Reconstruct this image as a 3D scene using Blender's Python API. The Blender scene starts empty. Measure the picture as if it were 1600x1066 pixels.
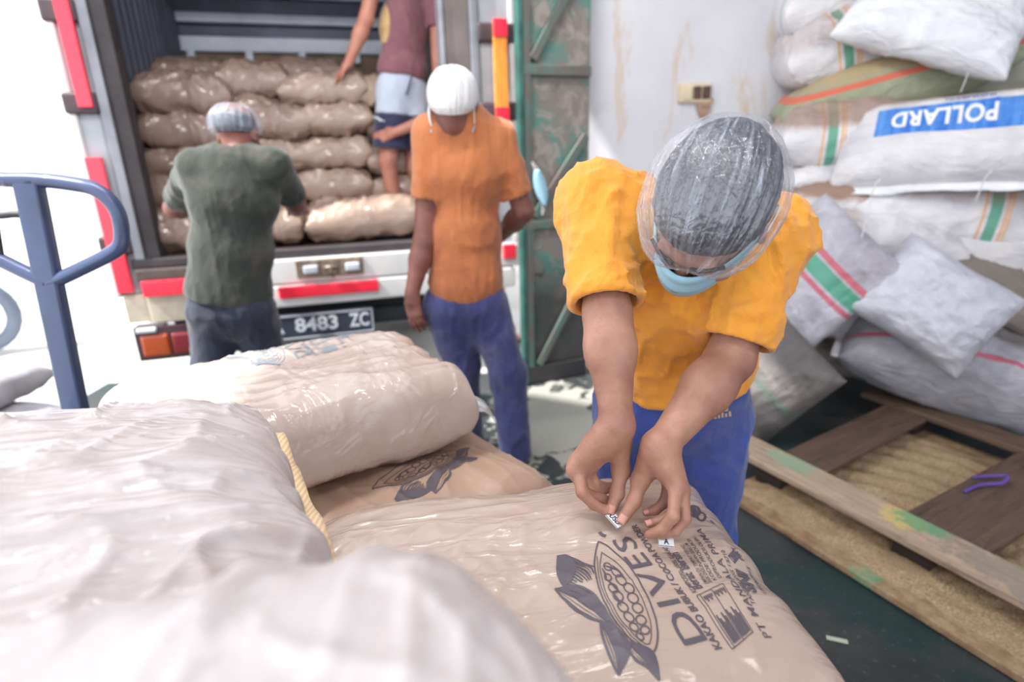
import bpy, bmesh, math, random
import numpy as np
from mathutils import Vector, Matrix, Euler
from mathutils.bvhtree import BVHTree

random.seed(7)
S = bpy.context.scene
COL = S.collection
pi = math.pi
def V(*a): return np.array(a, dtype=float)
def nrm(v):
    v = np.asarray(v, float); return v / np.linalg.norm(v)

# ---------------------------------------------------------------- camera
FPX, PITCH, ROLL, CAMH = 889.0, math.radians(18.5), math.radians(1.5), 1.35
cam_fwd = V(0, math.cos(PITCH), -math.sin(PITCH))
_r0 = V(1, 0, 0); _u0 = np.cross(_r0, cam_fwd)
cam_right = math.cos(ROLL) * _r0 - math.sin(ROLL) * _u0
cam_up = math.cos(ROLL) * _u0 + math.sin(ROLL) * _r0
CAMP = V(0, 0, CAMH)
cd = bpy.data.cameras.new('camera'); camera = bpy.data.objects.new('camera', cd); COL.objects.link(camera)
cd.sensor_width = 36.0; cd.lens = 36.0 * FPX / 1600.0; cd.clip_start = 0.02; cd.clip_end = 200
_m = Matrix.Identity(4)
for i in range(3):
    _m[i][0] = cam_right[i]; _m[i][1] = cam_up[i]; _m[i][2] = -cam_fwd[i]; _m[i][3] = CAMP[i]
camera.matrix_world = _m
cd.dof.use_dof = True; cd.dof.focus_distance = 0.92; cd.dof.aperture_fstop = 2.2
S.camera = camera
def ray(px, py): return cam_fwd + (px - 800) / FPX * cam_right - (py - 533) / FPX * cam_up
def atT(px, py, t): return CAMP + ray(px, py) * t
def atZ(px, py, z):
    d = ray(px, py); return CAMP + d * ((z - CAMH) / d[2])
def atY(px, py, y):
    d = ray(px, py); return CAMP + d * (y / d[1])
def atPlane(px, py, p0, n):
    d = ray(px, py); return CAMP + d * (np.dot(np.asarray(p0) - CAMP, n) / np.dot(d, n))

# ---------------------------------------------------------------- world, sun, lamps, exposure
S.view_settings.view_transform = 'Standard'; S.view_settings.look = 'None'
S.view_settings.gamma = 1.0; S.view_settings.use_curve_mapping = False
S.view_settings.exposure = EXPO = 0.15
w = bpy.data.worlds.new('world'); S.world = w; w.use_nodes = True
_bg = w.node_tree.nodes['Background']; _bg.inputs[0].default_value = (0.93, 0.95, 1.0, 1); _bg.inputs[1].default_value = 1.95
def add_light(name, kind, loc, rot, energy, color=(1, 1, 1), **kw):
    l = bpy.data.lights.new(name, kind); l.energy = energy; l.color = color
    for k, v in kw.items(): setattr(l, k, v)
    o = bpy.data.objects.new(name, l); o.location = loc; o.rotation_euler = rot; COL.objects.link(o); return o
def aim(d):  # rotation so that local -Z points along d
    return Vector(d).to_track_quat('-Z', 'Y').to_euler()
add_light('sun', 'SUN', (-6, 0, 9), aim((0.62, 0.30, -1.0)), 8.0, (1.0, 0.97, 0.92), angle=0.02)
add_light('warehouse_lamp_light', 'AREA', (0.7, -0.9, 3.55), aim((0.05, 0.62, -1.0)), 26, (1.0, 0.97, 0.95), shape='RECTANGLE', size=1.5, size_y=0.14)
add_light('added_glint_light', 'AREA', (-0.7, 1.15, 3.62), aim((-0.15, 0.6, -1.0)), 55, (1.0, 0.98, 0.96), shape='RECTANGLE', size=1.5, size_y=0.06)  # added lamp, put in to draw glints on the truck sacks

# ---------------------------------------------------------------- numpy noise
_rng = np.random.RandomState(3)
_LAT = _rng.rand(32, 32, 32).astype(np.float32) * 2 - 1
def vnoise(p):
    p = np.asarray(p, np.float32); i = np.floor(p).astype(int); f = p - i; f = f * f * (3 - 2 * f)
    i0 = i & 31; i1 = (i + 1) & 31
    def L(a, b, c): return _LAT[a, b, c]
    x0, y0, z0 = i0.T; x1, y1, z1 = i1.T; fx, fy, fz = f.T
    a = L(x0, y0, z0) * (1 - fx) + L(x1, y0, z0) * fx; b = L(x0, y1, z0) * (1 - fx) + L(x1, y1, z0) * fx
    c = L(x0, y0, z1) * (1 - fx) + L(x1, y0, z1) * fx; d = L(x0, y1, z1) * (1 - fx) + L(x1, y1, z1) * fx
    return (a * (1 - fy) + b * fy) * (1 - fz) + (c * (1 - fy) + d * fy) * fz
def fnoise(p, o=3):
    s = 0; a = 1.0
    for k in range(o):
        s = s + a * vnoise(np.asarray(p) * (2 ** k) + 7.3 * k); a *= 0.5
    return s

# ---------------------------------------------------------------- materials
class NT:
    def __init__(s, name):
        s.m = bpy.data.materials.new(name); s.m.use_nodes = True; s.t = s.m.node_tree; s.t.nodes.clear()
        s.out = s.n('ShaderNodeOutputMaterial'); s._tc = None
    def n(s, ty, **kw):
        nd = s.t.nodes.new(ty)
        for k, v in kw.items(): setattr(nd, k, v)
        return nd
    def set(s, sock, v):
        if hasattr(v, 'is_linked') or isinstance(v, bpy.types.NodeSocket): s.t.links.new(v, sock)
        else:
            if isinstance(v, (tuple, list)) and len(v) == 3 and sock.type == 'RGBA': v = (*v, 1)
            sock.default_value = v
    def co(s, kind='Object', scale=None, rot=None, loc=None):
        if s._tc is None: s._tc = s.n('ShaderNodeTexCoord')
        c = s._tc.outputs[kind]
        if scale is not None or rot is not None or loc is not None:
            mp = s.n('ShaderNodeMapping'); s.t.links.new(c, mp.inputs[0])
            if scale is not None: mp.inputs['Scale'].default_value = scale if isinstance(scale, (tuple, list)) else (scale,) * 3
            if rot is not None: mp.inputs['Rotation'].default_value = rot
            if loc is not None: mp.inputs['Location'].default_value = loc
            c = mp.outputs[0]
        return c
    def noise(s, co, scale, detail=4, rough=0.55, dist=0.0):
        nd = s.n('ShaderNodeTexNoise'); s.set(nd.inputs['Vector'], co); nd.inputs['Scale'].default_value = scale
        nd.inputs['Detail'].default_value = detail; nd.inputs['Roughness'].default_value = rough; nd.inputs['Distortion'].default_value = dist
        return nd.outputs[0]
    def wave(s, co, scale, dist=2.0, detail=2, direction='X'):
        nd = s.n('ShaderNodeTexWave'); nd.bands_direction = direction; s.set(nd.inputs['Vector'], co); nd.inputs['Scale'].default_value = scale
        nd.inputs['Distortion'].default_value = dist; nd.inputs['Detail'].default_value = detail
        return nd.outputs['Fac']
    def ramp(s, fac, stops, interp='LINEAR'):
        nd = s.n('ShaderNodeValToRGB'); s.set(nd.inputs[0], fac); cr = nd.color_ramp; cr.interpolation = interp
        while len(cr.elements) < len(stops): cr.elements.new(0.5)
        for e, (p, c) in zip(cr.elements, stops):
            e.position = p; e.color = (*c, 1) if isinstance(c, (tuple, list)) else (c, c, c, 1)
        return nd.outputs[0]
    def mix(s, fac, a, b, blend='MIX'):
        nd = s.n('ShaderNodeMix'); nd.data_type = 'RGBA'; nd.blend_type = blend
        s.set(nd.inputs[0], fac); s.set(nd.inputs[6], a); s.set(nd.inputs[7], b); return nd.outputs[2]
    def math(s, op, a, b=0.0, c=0.0):
        nd = s.n('ShaderNodeMath'); nd.operation = op; s.set(nd.inputs[0], a); s.set(nd.inputs[1], b); s.set(nd.inputs[2], c); return nd.outputs[0]
    def sep(s, co):
        nd = s.n('ShaderNodeSeparateXYZ'); s.set(nd.inputs[0], co); return nd.outputs
    def bump(s, h, strength=0.3, dist=0.01, normal=None):
        nd = s.n('ShaderNodeBump'); s.set(nd.inputs['Height'], h); nd.inputs['Strength'].default_value = strength; nd.inputs['Distance'].default_value = dist
        if normal is not None: s.set(nd.inputs['Normal'], normal)
        return nd.outputs[0]
    def pbsdf(s, **kw):
        nd = s.n('ShaderNodeBsdfPrincipled')
        for k, v in kw.items(): s.set(nd.inputs[k.replace('_', ' ')], v)
        s.t.links.new(nd.outputs[0], s.out.inputs[0]); s.p = nd; return nd
def srgb(r, g, b):
    f = lambda c: (c / 255 / 12.92) if c / 255 <= 0.04045 else ((c / 255 + 0.055) / 1.055) ** 2.4
    return (f(r), f(g), f(b))
def simple(name, col, rough=0.6, metal=0.0, var=0.12, vscale=6.0, bump=0.0, bscale=40.0, coat=0.0, col2=None, coords='Object', sheen=0.0, spec=0.5):
    t = NT(name); c = t.co(coords)
    nz = t.noise(c, vscale)
    c2 = col2 if col2 is not None else tuple(x * (1 - var * 2) for x in col)
    base = t.mix(t.ramp(nz, [(0.35, 0.0), (0.7, 1.0)]), col, c2)
    kw = dict(Base_Color=base, Roughness=rough, Metallic=metal, Coat_Weight=coat, Sheen_Weight=sheen)
    p = t.pbsdf(**kw); p.inputs['Specular IOR Level'].default_value = spec
    if bump: t.set(p.inputs['Normal'], t.bump(t.noise(c, bscale), bump, 0.01))
    return t.m

# ---------------------------------------------------------------- objects
def empty(name, loc, label, cat, group=None, rz=0.0):
    o = bpy.data.objects.new(name, None); COL.objects.link(o); o.location = Vector(loc); o.rotation_euler = (0, 0, rz); o.empty_display_size = 0.1
    o['label'] = label; o['category'] = cat
    if group: o['group'] = group
    return o
def tag(o, label, cat, group=None, kind=None):
    if label: o['label'] = label
    if cat: o['category'] = cat
    if group: o['group'] = group
    if kind: o['kind'] = kind
    return o
def parent_to(o, p):
    bpy.context.view_layer.update() if False else None
    o.parent = p
    o.matrix_parent_inverse = world_of(p).inverted()
    return o
def world_of(o):
    m = Matrix.LocRotScale(o.location, o.rotation_euler, o.scale)
    if o.parent is not None: m = world_of(o.parent) @ o.matrix_parent_inverse @ m
    return m
def mesh_obj(name, verts, faces, mats, parent=None, midx=None, smooth=True, loc=None):
    me = bpy.data.meshes.new(name)
    verts = np.asarray(verts, float)
    if loc is not None: verts = verts - np.asarray(loc)
    me.from_pydata(verts.tolist(), [], faces if isinstance(faces, list) else faces.tolist())
    for m in (mats if isinstance(mats, (list, tuple)) else [mats]): me.materials.append(m)
    if midx is not None: me.polygons.foreach_set('material_index', np.asarray(midx, dtype=np.int32))
    me.polygons.foreach_set('use_smooth', np.full(len(me.polygons), bool(smooth)))
    me.update()
    o = bpy.data.objects.new(name, me); COL.objects.link(o)
    if loc is not None: o.location = Vector(loc)
    if parent is not None: parent_to(o, parent)
    return o
class MB:
    def __init__(s): s.v = []; s.f = []; s.mi = []; s.n = 0
    def add(s, v, f, mi=0):
        v = np.asarray(v, float); s.v.append(v); s.f += [[int(i) + s.n for i in q] for q in f]; s.mi += [mi] * len(f); s.n += len(v); return s
    def box(s, c, size, R=None, mi=0):
        R = np.eye(3) if R is None else np.asarray(R, float)   # rows are the box axes
        q = np.array([[x, y, z] for x in (-.5, .5) for y in (-.5, .5) for z in (-.5, .5)]) * np.asarray(size)
        return s.add(q @ R + np.asarray(c), [[0, 1, 3, 2], [4, 6, 7, 5], [0, 4, 5, 1], [2, 3, 7, 6], [0, 2, 6, 4], [1, 5, 7, 3]], mi)
    def bar(s, a, b, w, h, up=(0, 0, 1), mi=0):
        a = np.asarray(a, float); b = np.asarray(b, float); x = nrm(b - a); y = nrm(np.cross(up, x)); z = np.cross(x, y)
        return s.box((a + b) / 2, (np.linalg.norm(b - a), w, h), [x, y, z], mi)
    def tube(s, pts, r, n=12, closed=False, mi=0, cap=True, flat=None):
        pts = [np.asarray(p, float) for p in pts]; m = len(pts); rr = r if isinstance(r, (list, tuple, np.ndarray)) else [r] * m
        vs = []; prev = None
        for i in range(m):
            a = pts[i - 1] if (i > 0 or closed) else pts[i]; b = pts[(i + 1) % m] if (i < m - 1 or closed) else pts[i]
            t = nrm(b - a)
            if prev is None:
                u = np.cross(t, (0, 0, 1)); u = np.cross(t, (0, 1, 0)) if np.linalg.norm(u) < 1e-3 else u
            else: u = prev - t * np.dot(prev, t)
            u = nrm(u); prev = u; k = np.cross(t, u)
            ang = np.arange(n) * 2 * pi / n
            vs.append(pts[i] + rr[i] * (np.cos(ang)[:, None] * u + np.sin(ang)[:, None] * k * (flat or 1.0)))
        v = np.concatenate(vs); f = []
        for i in range(m if closed else m - 1):
            j = (i + 1) % m
            f += [[i * n + q, i * n + (q + 1) % n, j * n + (q + 1) % n, j * n + q] for q in range(n)]
        if cap and not closed: f += [list(range(n))[::-1], [(m - 1) * n + q for q in range(n)]]
        return s.add(v, f, mi)
    def prism(s, poly, z0, z1, frame=None, mi=0):   # poly in 2D; frame = (origin, xaxis, yaxis, zaxis)
        n = len(poly); o, x, y, z = frame if frame else (V(0, 0, 0), V(1, 0, 0), V(0, 1, 0), V(0, 0, 1))
        P = [o + p[0] * x + p[1] * y + z0 * z for p in poly] + [o + p[0] * x + p[1] * y + z1 * z for p in poly]
        f = [list(range(n))[::-1], list(range(n, 2 * n))] + [[i, (i + 1) % n, n + (i + 1) % n, n + i] for i in range(n)]
        return s.add(P, f, mi)
    def obj(s, name, mats, parent=None, smooth=False, bevel=0.0, loc=None):
        o = mesh_obj(name, np.concatenate(s.v), s.f, mats, parent, s.mi, smooth, loc)
        if bevel:
            b = o.modifiers.new('bevel', 'BEVEL'); b.width = bevel; b.segments = 2; b.limit_method = 'ANGLE'
            o.data.polygons.foreach_set('use_smooth', np.full(len(o.data.polygons), True))
            wn = o.modifiers.new('wn', 'WEIGHTED_NORMAL')
        return o
def bez(pts, n=8):   # Catmull-Rom through points
    P = [np.asarray(p, float) for p in pts]; P = [2 * P[0] - P[1]] + P + [2 * P[-1] - P[-2]]; out = []
    for i in range(1, len(P) - 2):
        for k in range(n):
            t = k / n; a, b, c, d = P[i - 1:i + 3]
            out.append(0.5 * ((2 * b) + (c - a) * t + (2 * a - 5 * b + 4 * c - d) * t * t + (3 * b - a - 3 * c + d) * t ** 3))
    out.append(P[-2]); return out

# ---------------------------------------------------------------- implicit surfaces for bodies and clothes
def rc(p, a, b, r1, r2):
    a = np.asarray(a, float); b = np.asarray(b, float); ba = b - a; pa = p - a
    h = np.clip(pa @ ba / (ba @ ba), 0, 1); return np.linalg.norm(pa - h[:, None] * ba, axis=1) - (r1 + (r2 - r1) * h)
def ell(p, c, R, rad):
    q = (p - np.asarray(c)) @ np.asarray(R).T / np.asarray(rad); k0 = np.linalg.norm(q, axis=1); k1 = np.linalg.norm(q / np.asarray(rad), axis=1)
    return k0 * (k0 - 1) / np.maximum(k1, 1e-6)
def smin(a, b, k):
    h = np.maximum(k - np.abs(a - b), 0) / k; return np.minimum(a, b) - h * h * k * 0.25
def smax(a, b, k): return -smin(-a, -b, k)
def sdf_mesh(fn, lo, hi, h, margin=0.02):
    lo = np.asarray(lo, float); hi = np.asarray(hi, float); B = 8
    nb = np.ceil((hi - lo) / (h * B)).astype(int); n = nb * B + 1
    D = np.full(n, 1.0, np.float32)
    g = np.stack(np.meshgrid(*[np.arange(k) for k in nb], indexing='ij'), -1).reshape(-1, 3)
    d = fn(lo + (g * B + B / 2) * h)
    for gi in g[d < -(h * B * 0.87 + margin)]: D[gi[0]*B:gi[0]*B+B+1, gi[1]*B:gi[1]*B+B+1, gi[2]*B:gi[2]*B+B+1] = -1.0
    act = g[np.abs(d) <= h * B * 0.87 + margin]
    off = np.stack(np.meshgrid(*[np.arange(B + 1)] * 3, indexing='ij'), -1).reshape(-1, 3)
    for i in range(0, len(act), 400):
        a = act[i:i + 400]; idx = (a[:, None, :] * B + off[None]).reshape(-1, 3)
        D[idx[:, 0], idx[:, 1], idx[:, 2]] = fn(lo + idx * h)
    D[0] = 1; D[-1] = 1; D[:, 0] = 1; D[:, -1] = 1; D[:, :, 0] = 1; D[:, :, -1] = 1
    # surface nets
    s = D < 0
    c = [s[i:n[0]-1+i, j:n[1]-1+j, k:n[2]-1+k] for i in (0, 1) for j in (0, 1) for k in (0, 1)]
    anyv = np.logical_or.reduce(c) & ~np.logical_and.reduce(c)
    cells = np.argwhere(anyv); vid = np.full(anyv.shape, -1, np.int64); vid[anyv] = np.arange(len(cells))
    acc = np.zeros((len(cells), 3)); cnt = np.zeros(len(cells))
    corners = [(i, j, k) for i in (0, 1) for j in (0, 1) for k in (0, 1)]
    for a in range(8):
        for b in range(a + 1, 8):
            ca, cb = np.array(corners[a]), np.array(corners[b])
            if np.abs(ca - cb).sum() != 1: continue
            ia = cells + ca; ib = cells + cb
            da = D[ia[:, 0], ia[:, 1], ia[:, 2]]; db = D[ib[:, 0], ib[:, 1], ib[:, 2]]
            m = (da < 0) != (db < 0); t = np.where(m, da / np.where(m, da - db, 1), 0)
            pt = ca + (cb - ca) * t[:, None]; acc += pt * m[:, None]; cnt += m
    verts = lo + (cells + acc / cnt[:, None]) * h
    faces = []
    for ax in range(3):
        o1, o2 = (ax + 1) % 3, (ax + 2) % 3
        sl0 = [slice(1, -1)] * 3; sl1 = [slice(1, -1)] * 3
        sl0[ax] = slice(0, -1); sl1[ax] = slice(1, None)
        a = s[tuple(sl0)]; b = s[tuple(sl1)]
        e = np.argwhere(a != b); ins = a[e[:, 0], e[:, 1], e[:, 2]]
        base = e.copy(); base[:, o1] += 1; base[:, o2] += 1
        def q(d1, d2):
            t = base.copy(); t[:, o1] -= d1; t[:, o2] -= d2; return vid[t[:, 0], t[:, 1], t[:, 2]]
        quad = np.stack([q(1, 1), q(0, 1), q(0, 0), q(1, 0)], 1)
        quad[~ins] = quad[~ins][:, ::-1]
        faces.append(quad)
    faces = np.concatenate(faces); faces = faces[(faces >= 0).all(1)]
    return verts, faces
def relax(verts, faces, it=2, lam=0.5):
    n = len(verts); v = verts.copy()
    e = np.concatenate([faces[:, [0, 1]], faces[:, [1, 2]], faces[:, [2, 3]], faces[:, [3, 0]]]); e = np.concatenate([e, e[:, ::-1]])
    deg = np.bincount(e[:, 0], minlength=n)[:, None]
    for _ in range(it):
        s = np.stack([np.bincount(e[:, 0], weights=v[e[:, 1], k], minlength=n) for k in range(3)], 1)
        v += lam * (s / np.maximum(deg, 1) - v)
    return v
def frame(z, x):   # rows x,y,z: z kept, x orthogonalised
    z = nrm(z); x = np.asarray(x, float); x = nrm(x - z * np.dot(x, z)); return np.array([x, np.cross(z, x), z])
# ================================================================ SETTING
# ---- floor (dark painted concrete inside, with a pale mottled patch near the opening)
t = NT('floor_paint'); c = t.co()
n1 = t.noise(c, 2.2, 6, 0.6); n2 = t.noise(c, 9.0, 5, 0.65, 0.6); n3 = t.noise(c, 60.0, 3)
base = t.mix(t.ramp(n1, [(0.35, 0.0), (0.68, 1.0)]), srgb(34, 42, 46), srgb(66, 66, 66))
base = t.mix(t.ramp(t.noise(c, 3.1, 3), [(0.5, 0), (0.62, 1)]), base, srgb(26, 50, 50))
def blob(cx, cy, rx, ry):
    mp = t.n('ShaderNodeVectorMath', operation='SUBTRACT'); t.set(mp.inputs[0], c); mp.inputs[1].default_value = (cx, cy, 0)
    m2 = t.n('ShaderNodeVectorMath', operation='DIVIDE'); t.set(m2.inputs[0], mp.outputs[0]); m2.inputs[1].default_value = (rx, ry, 10)
    ln = t.n('ShaderNodeVectorMath', operation='LENGTH'); t.set(ln.inputs[0], m2.outputs[0]); return ln.outputs['Value']
pale_patch = t.math('ADD', t.ramp(blob(0.22, 2.72, 0.42, 0.72), [(0.45, 1.0), (1.0, 0.0)]), t.math('MULTIPLY', t.ramp(n2, [(0.42, 0), (0.62, 1)]), 0.9))
base = t.mix(t.ramp(pale_patch, [(0.95, 0.0), (1.15, 0.55), (1.5, 0.95)]), base, srgb(168, 168, 160))
husk = t.math('ADD', t.ramp(blob(1.75, 2.75, 0.5, 0.55), [(0.4, 1.0), (1.0, 0.0)]), t.math('MULTIPLY', n2, 0.9))
base = t.mix(t.ramp(husk, [(1.0, 0.0), (1.5, 0.75)]), base, srgb(120, 112, 98))
base = t.mix(t.ramp(n3, [(0.62, 0), (0.75, 0.45)]), base, srgb(120, 125, 120))
p = t.pbsdf(Base_Color=base, Roughness=t.ramp(n1, [(0.3, 0.45), (0.7, 0.75)]))
t.set(p.inputs['Normal'], t.bump(t.noise(c, 25, 6), 0.25, 0.01)); FLOOR = t.m
t = NT('outdoor_concrete'); c = t.co()
base = t.mix(t.ramp(t.noise(c, 1.2, 6), [(0.35, 0), (0.7, 1)]), srgb(205, 204, 200), srgb(176, 174, 170))
p = t.pbsdf(Base_Color=base, Roughness=0.85); YARD = t.m
mb = MB(); mb.box((2.2, -0.4, -0.05), (9.6, 7.6, 0.1)); o = mb.obj('floor', FLOOR); tag(o, 'dark worn green-black painted warehouse floor with a pale mottled patch', 'floor', kind='structure')
mb = MB(); mb.box((-4, 15.4, -0.07), (40, 24, 0.1)); mb.box((-13.3, -0.4, -0.07), (21.4, 7.6, 0.1))
o = mb.obj('ground', YARD); tag(o, 'bright sunlit concrete yard outside the loading opening', 'ground', kind='structure')
mb = MB(); mb.box((0.42, 3.45, 0.004), (0.95, 0.07, 0.03), [nrm((1, 0.36, 0)), nrm((-0.36, 1, 0)), (0, 0, 1)])
tag(mb.obj('trim_1', simple('rail_steel', srgb(150, 150, 150), 0.5, 0.3, bump=0.2), bevel=0.004), 'pale steel sliding rail in the floor under the green door', 'rail', kind='structure')

# ---- white plastered wall with stains
t = NT('wall_plaster'); c = t.co()
n1 = t.noise(c, 1.3, 5, 0.6); n2 = t.noise(t.co(scale=(3.0, 1.0, 0.9)), 1.7, 6, 0.65, 0.4); n3 = t.noise(c, 14, 4)
base = t.mix(t.ramp(n1, [(0.3, 0), (0.7, 1)]), srgb(214, 214, 218), srgb(198, 197, 204))
base = t.mix(t.ramp(n2, [(0.56, 0.0), (0.64, 0.6), (0.72, 0.2)]), base, srgb(196, 170, 142))
base = t.mix(t.ramp(t.noise(c, 4.0, 5, 0.7, 0.8), [(0.66, 0), (0.72, 0.6)]), base, srgb(150, 140, 138))
p = t.pbsdf(Base_Color=base, Roughness=0.7); t.set(p.inputs['Normal'], t.bump(n3, 0.25, 0.01)); PLASTER = t.m
mb = MB(); mb.box((3.47, 3.62, 2.1), (6.0, 0.2, 4.2)); o = mb.obj('wall_back', PLASTER); tag(o, 'white plastered wall with brown stains behind the sacks', 'wall', kind='structure')
mb = MB(); mb.box((6.1, 0.0, 2.1), (0.2, 7.2, 4.2)); tag(mb.obj('wall_right', PLASTER), 'white plastered side wall', 'wall', kind='structure')
mb = MB(); mb.prism([(-2.62, -4), (6.2, -4), (6.2, 3.7), (-1.2, 3.7), (-1.2, 1.05), (-2.62, 1.75)], 4.24, 4.36); tag(mb.obj('ceiling', simple('roof_sheet', srgb(190, 192, 196), 0.6)), 'grey sheet metal warehouse roof, its unseen edge shaped to steer the sun', 'roof', kind='structure')  # unseen roof, outline cut so the sun reaches only the left side
# long lamps under the roof (warm top light; truck-side one added for glints)
ROD = simple('rod', (0.3, 0.3, 0.3), 0.4, 0.8); LAMPW = simple('lamp_white', (0.7, 0.7, 0.7))
for (lx, ly, lb) in ((0.7, -0.9, 'long white batten lamp hung under the roof near the camera'), (-0.7, 1.15, 'added white batten lamp near the truck, put in for glints on the sacks')):
    g = empty('ceiling_lamp', (lx, ly, 3.8), lb, 'lamp')
    mb = MB(); mb.box((lx, ly, 3.72), (1.6, 0.16, 0.08)); mb.obj('lamp_housing', LAMPW, g, bevel=0.01)
    for x_ in (-0.6, 0.6):
        mb = MB(); mb.tube([(lx + x_, ly, 4.24), (lx + x_, ly, 3.75)], 0.006); mb.obj('hanger_rod', ROD, g)

# ---- socket box in the wall
g = empty('wall_socket', (1.072, 3.52, 1.63), 'cream three-gang wall socket with brown broken holes on the white wall', 'socket')
CREAM = simple('cream_plastic', srgb(222, 205, 175), 0.5); BRN = simple('socket_brown', srgb(95, 66, 62), 0.6, var=0.3, vscale=40)
mb = MB(); mb.box((1.075, 3.508, 1.635), (0.185, 0.03, 0.10)); mb.obj('socket_plate', CREAM, g, bevel=0.006)
for xx in (1.085, 1.137):
    mb = MB(); mb.box((xx, 3.489, 1.635), (0.042, 0.018, 0.066)); mb.obj('socket_hole', BRN, g, bevel=0.004)
mb = MB(); mb.box((1.03, 3.49, 1.635), (0.048, 0.012, 0.072)); mb.obj('switch_rocker', CREAM, g, bevel=0.004)
mb = MB(); mb.prism([(-.05, .05), (.06, .05), (.035, -.03), (.005, -.075), (-.02, -.03)], 0, 0.014, (V(1.125, 3.512, 1.555), V(1, 0, 0), V(0, 0, 1), V(0, -1, 0)))
mb.obj('broken_plaster', simple('bare_mortar', srgb(178, 148, 128), 0.9, var=0.25, vscale=30, bump=0.5), g)

# ---- green rusty sliding door
t = NT('door_rust'); c = t.co()
n1 = t.noise(c, 3.4, 7, 0.68, 0.5); n2 = t.noise(c, 8.0, 6, 0.7, 0.8); n3 = t.noise(t.co(scale=(6, 6, 1.2)), 3.0, 5)
base = t.mix(t.ramp(n1, [(0.42, 0), (0.52, 1)]), srgb(84, 138, 128), srgb(132, 124, 118))
base = t.mix(t.ramp(n2, [(0.52, 0), (0.6, 0.85)]), base, srgb(162, 152, 146))
base = t.mix(t.ramp(n2, [(0.30, 1), (0.40, 0)]), base, srgb(62, 66, 64))
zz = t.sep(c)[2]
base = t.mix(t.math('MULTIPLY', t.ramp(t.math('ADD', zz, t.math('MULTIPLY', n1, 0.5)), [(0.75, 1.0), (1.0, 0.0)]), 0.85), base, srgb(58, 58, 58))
p = t.pbsdf(Base_Color=base, Roughness=0.65, Metallic=0.1); t.set(p.inputs['Normal'], t.bump(n2, 0.3, 0.01)); DOORM = t.m
BARM = simple('door_frame_steel', srgb(112, 100, 96), 0.6, 0.2, var=0.3, vscale=9, col2=srgb(86, 118, 110), bump=0.3)
A0 = V(0.062, 3.19, 0); A1 = V(0.462, 3.345, 0); dx = nrm(A1 - A0); dy = V(-dx[1], dx[0], 0); DW = np.linalg.norm(A1 - A0); F3 = [dx, dy, (0, 0, 1)]
g = empty('sliding_door', A0, 'rusty green-painted steel sliding door between the truck and the white wall', 'door'); g['kind'] = 'thing'
mid = (A0 + A1) / 2
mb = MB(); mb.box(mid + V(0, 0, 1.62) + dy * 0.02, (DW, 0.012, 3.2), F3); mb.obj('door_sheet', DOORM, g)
GRN = simple('door_edge_green', srgb(62, 112, 104), 0.6, 0.1, var=0.3, vscale=9)
mb = MB(); mb.box(A0 + dx * 0.012 + V(0, 0, 1.62), (0.03, 0.05, 3.2), F3); mb.obj('edge_stile', GRN, g, bevel=0.004)
mb = MB(); mb.box(A0 + dx * 0.05 + V(0, 0, 1.62), (0.04, 0.042, 3.2), F3); mb.obj('stile', BARM, g, bevel=0.004)
for z in (0.06, 0.955, 1.74, 2.6):
    mb = MB(); mb.box(mid + V(0, 0, z) - dy * 0.006, (DW - 0.02, 0.035, 0.05 if z > 0.1 else 0.11), F3); mb.obj('crossbar', BARM if z > .1 else simple('bottom_rail', srgb(52, 50, 54), 0.6), g, bevel=0.004)
def P3(u, z): return A0 + dx * u + V(0, 0, z) - dy * 0.008
for (u0, z0), (u1, z1) in (((0.08, 1.79), (DW - 0.03, 2.28)), ((0.08, 1.0), (DW - 0.03, 1.42)), ((0.1, 0.12), (DW - 0.03, 0.62)), ((0.08, 2.65), (DW - 0.03, 3.1))):
    mb = MB(); mb.bar(P3(u0, z0), P3(u1, z1), 0.03, 0.045); mb.obj('diagonal_brace', BARM, g, bevel=0.004)
# light blue mask hanging on the door by its ear loop
MASKM = simple('mask_blue', srgb(160, 205, 225), 0.75, var=0.04); WHITE_EL = simple('mask_elastic', (0.8, 0.8, 0.8), 0.8)
g = empty('face_mask', P3(0.07, 1.2), 'light blue disposable face mask hanging by its loop on the green door', 'mask')
m0 = P3(0.085, 1.17) - dy * 0.035
vs = []; nu, nv = 10, 14
for i in range(nu):
    for j in range(nv):
        u = i / (nu - 1); v = j / (nv - 1)
        wdt = 0.075 * (0.25 + 0.75 * math.sin(pi * min(v * 1.05, 1)) ** 0.7)
        vs.append(m0 + dx * ((u - .5) * wdt + 0.045 * v) + V(0, 0, 0.08 - 0.19 * v) - dy * (0.012 * math.sin(pi * u) + 0.003 * math.sin(v * 40)))
o = mesh_obj('mask_sheet', vs, [[i*nv+j, (i+1)*nv+j, (i+1)*nv+j+1, i*nv+j+1] for i in range(nu-1) for j in range(nv-1)], MASKM, g)
so = o.modifiers.new('t', 'SOLIDIFY'); so.thickness = 0.003
mb = MB(); mb.tube(bez([m0 + V(0, 0, 0.075) - dx * .01, m0 + V(0, 0, 0.13) - dx * .02 + dy * .03, m0 + V(0, 0, 0.075) + dx * .012]), 0.0018, 6); mb.obj('ear_loop', WHITE_EL, g); mb = MB(); mb.tube(bez([m0 + dx * .03 + V(0, 0, -0.1), m0 + dx * .03 + V(0, 0, -0.16), m0 + dx * .05 + V(0, 0, -0.1)]), 0.0018, 6); mb.obj('ear_loop', WHITE_EL, g)

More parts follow.
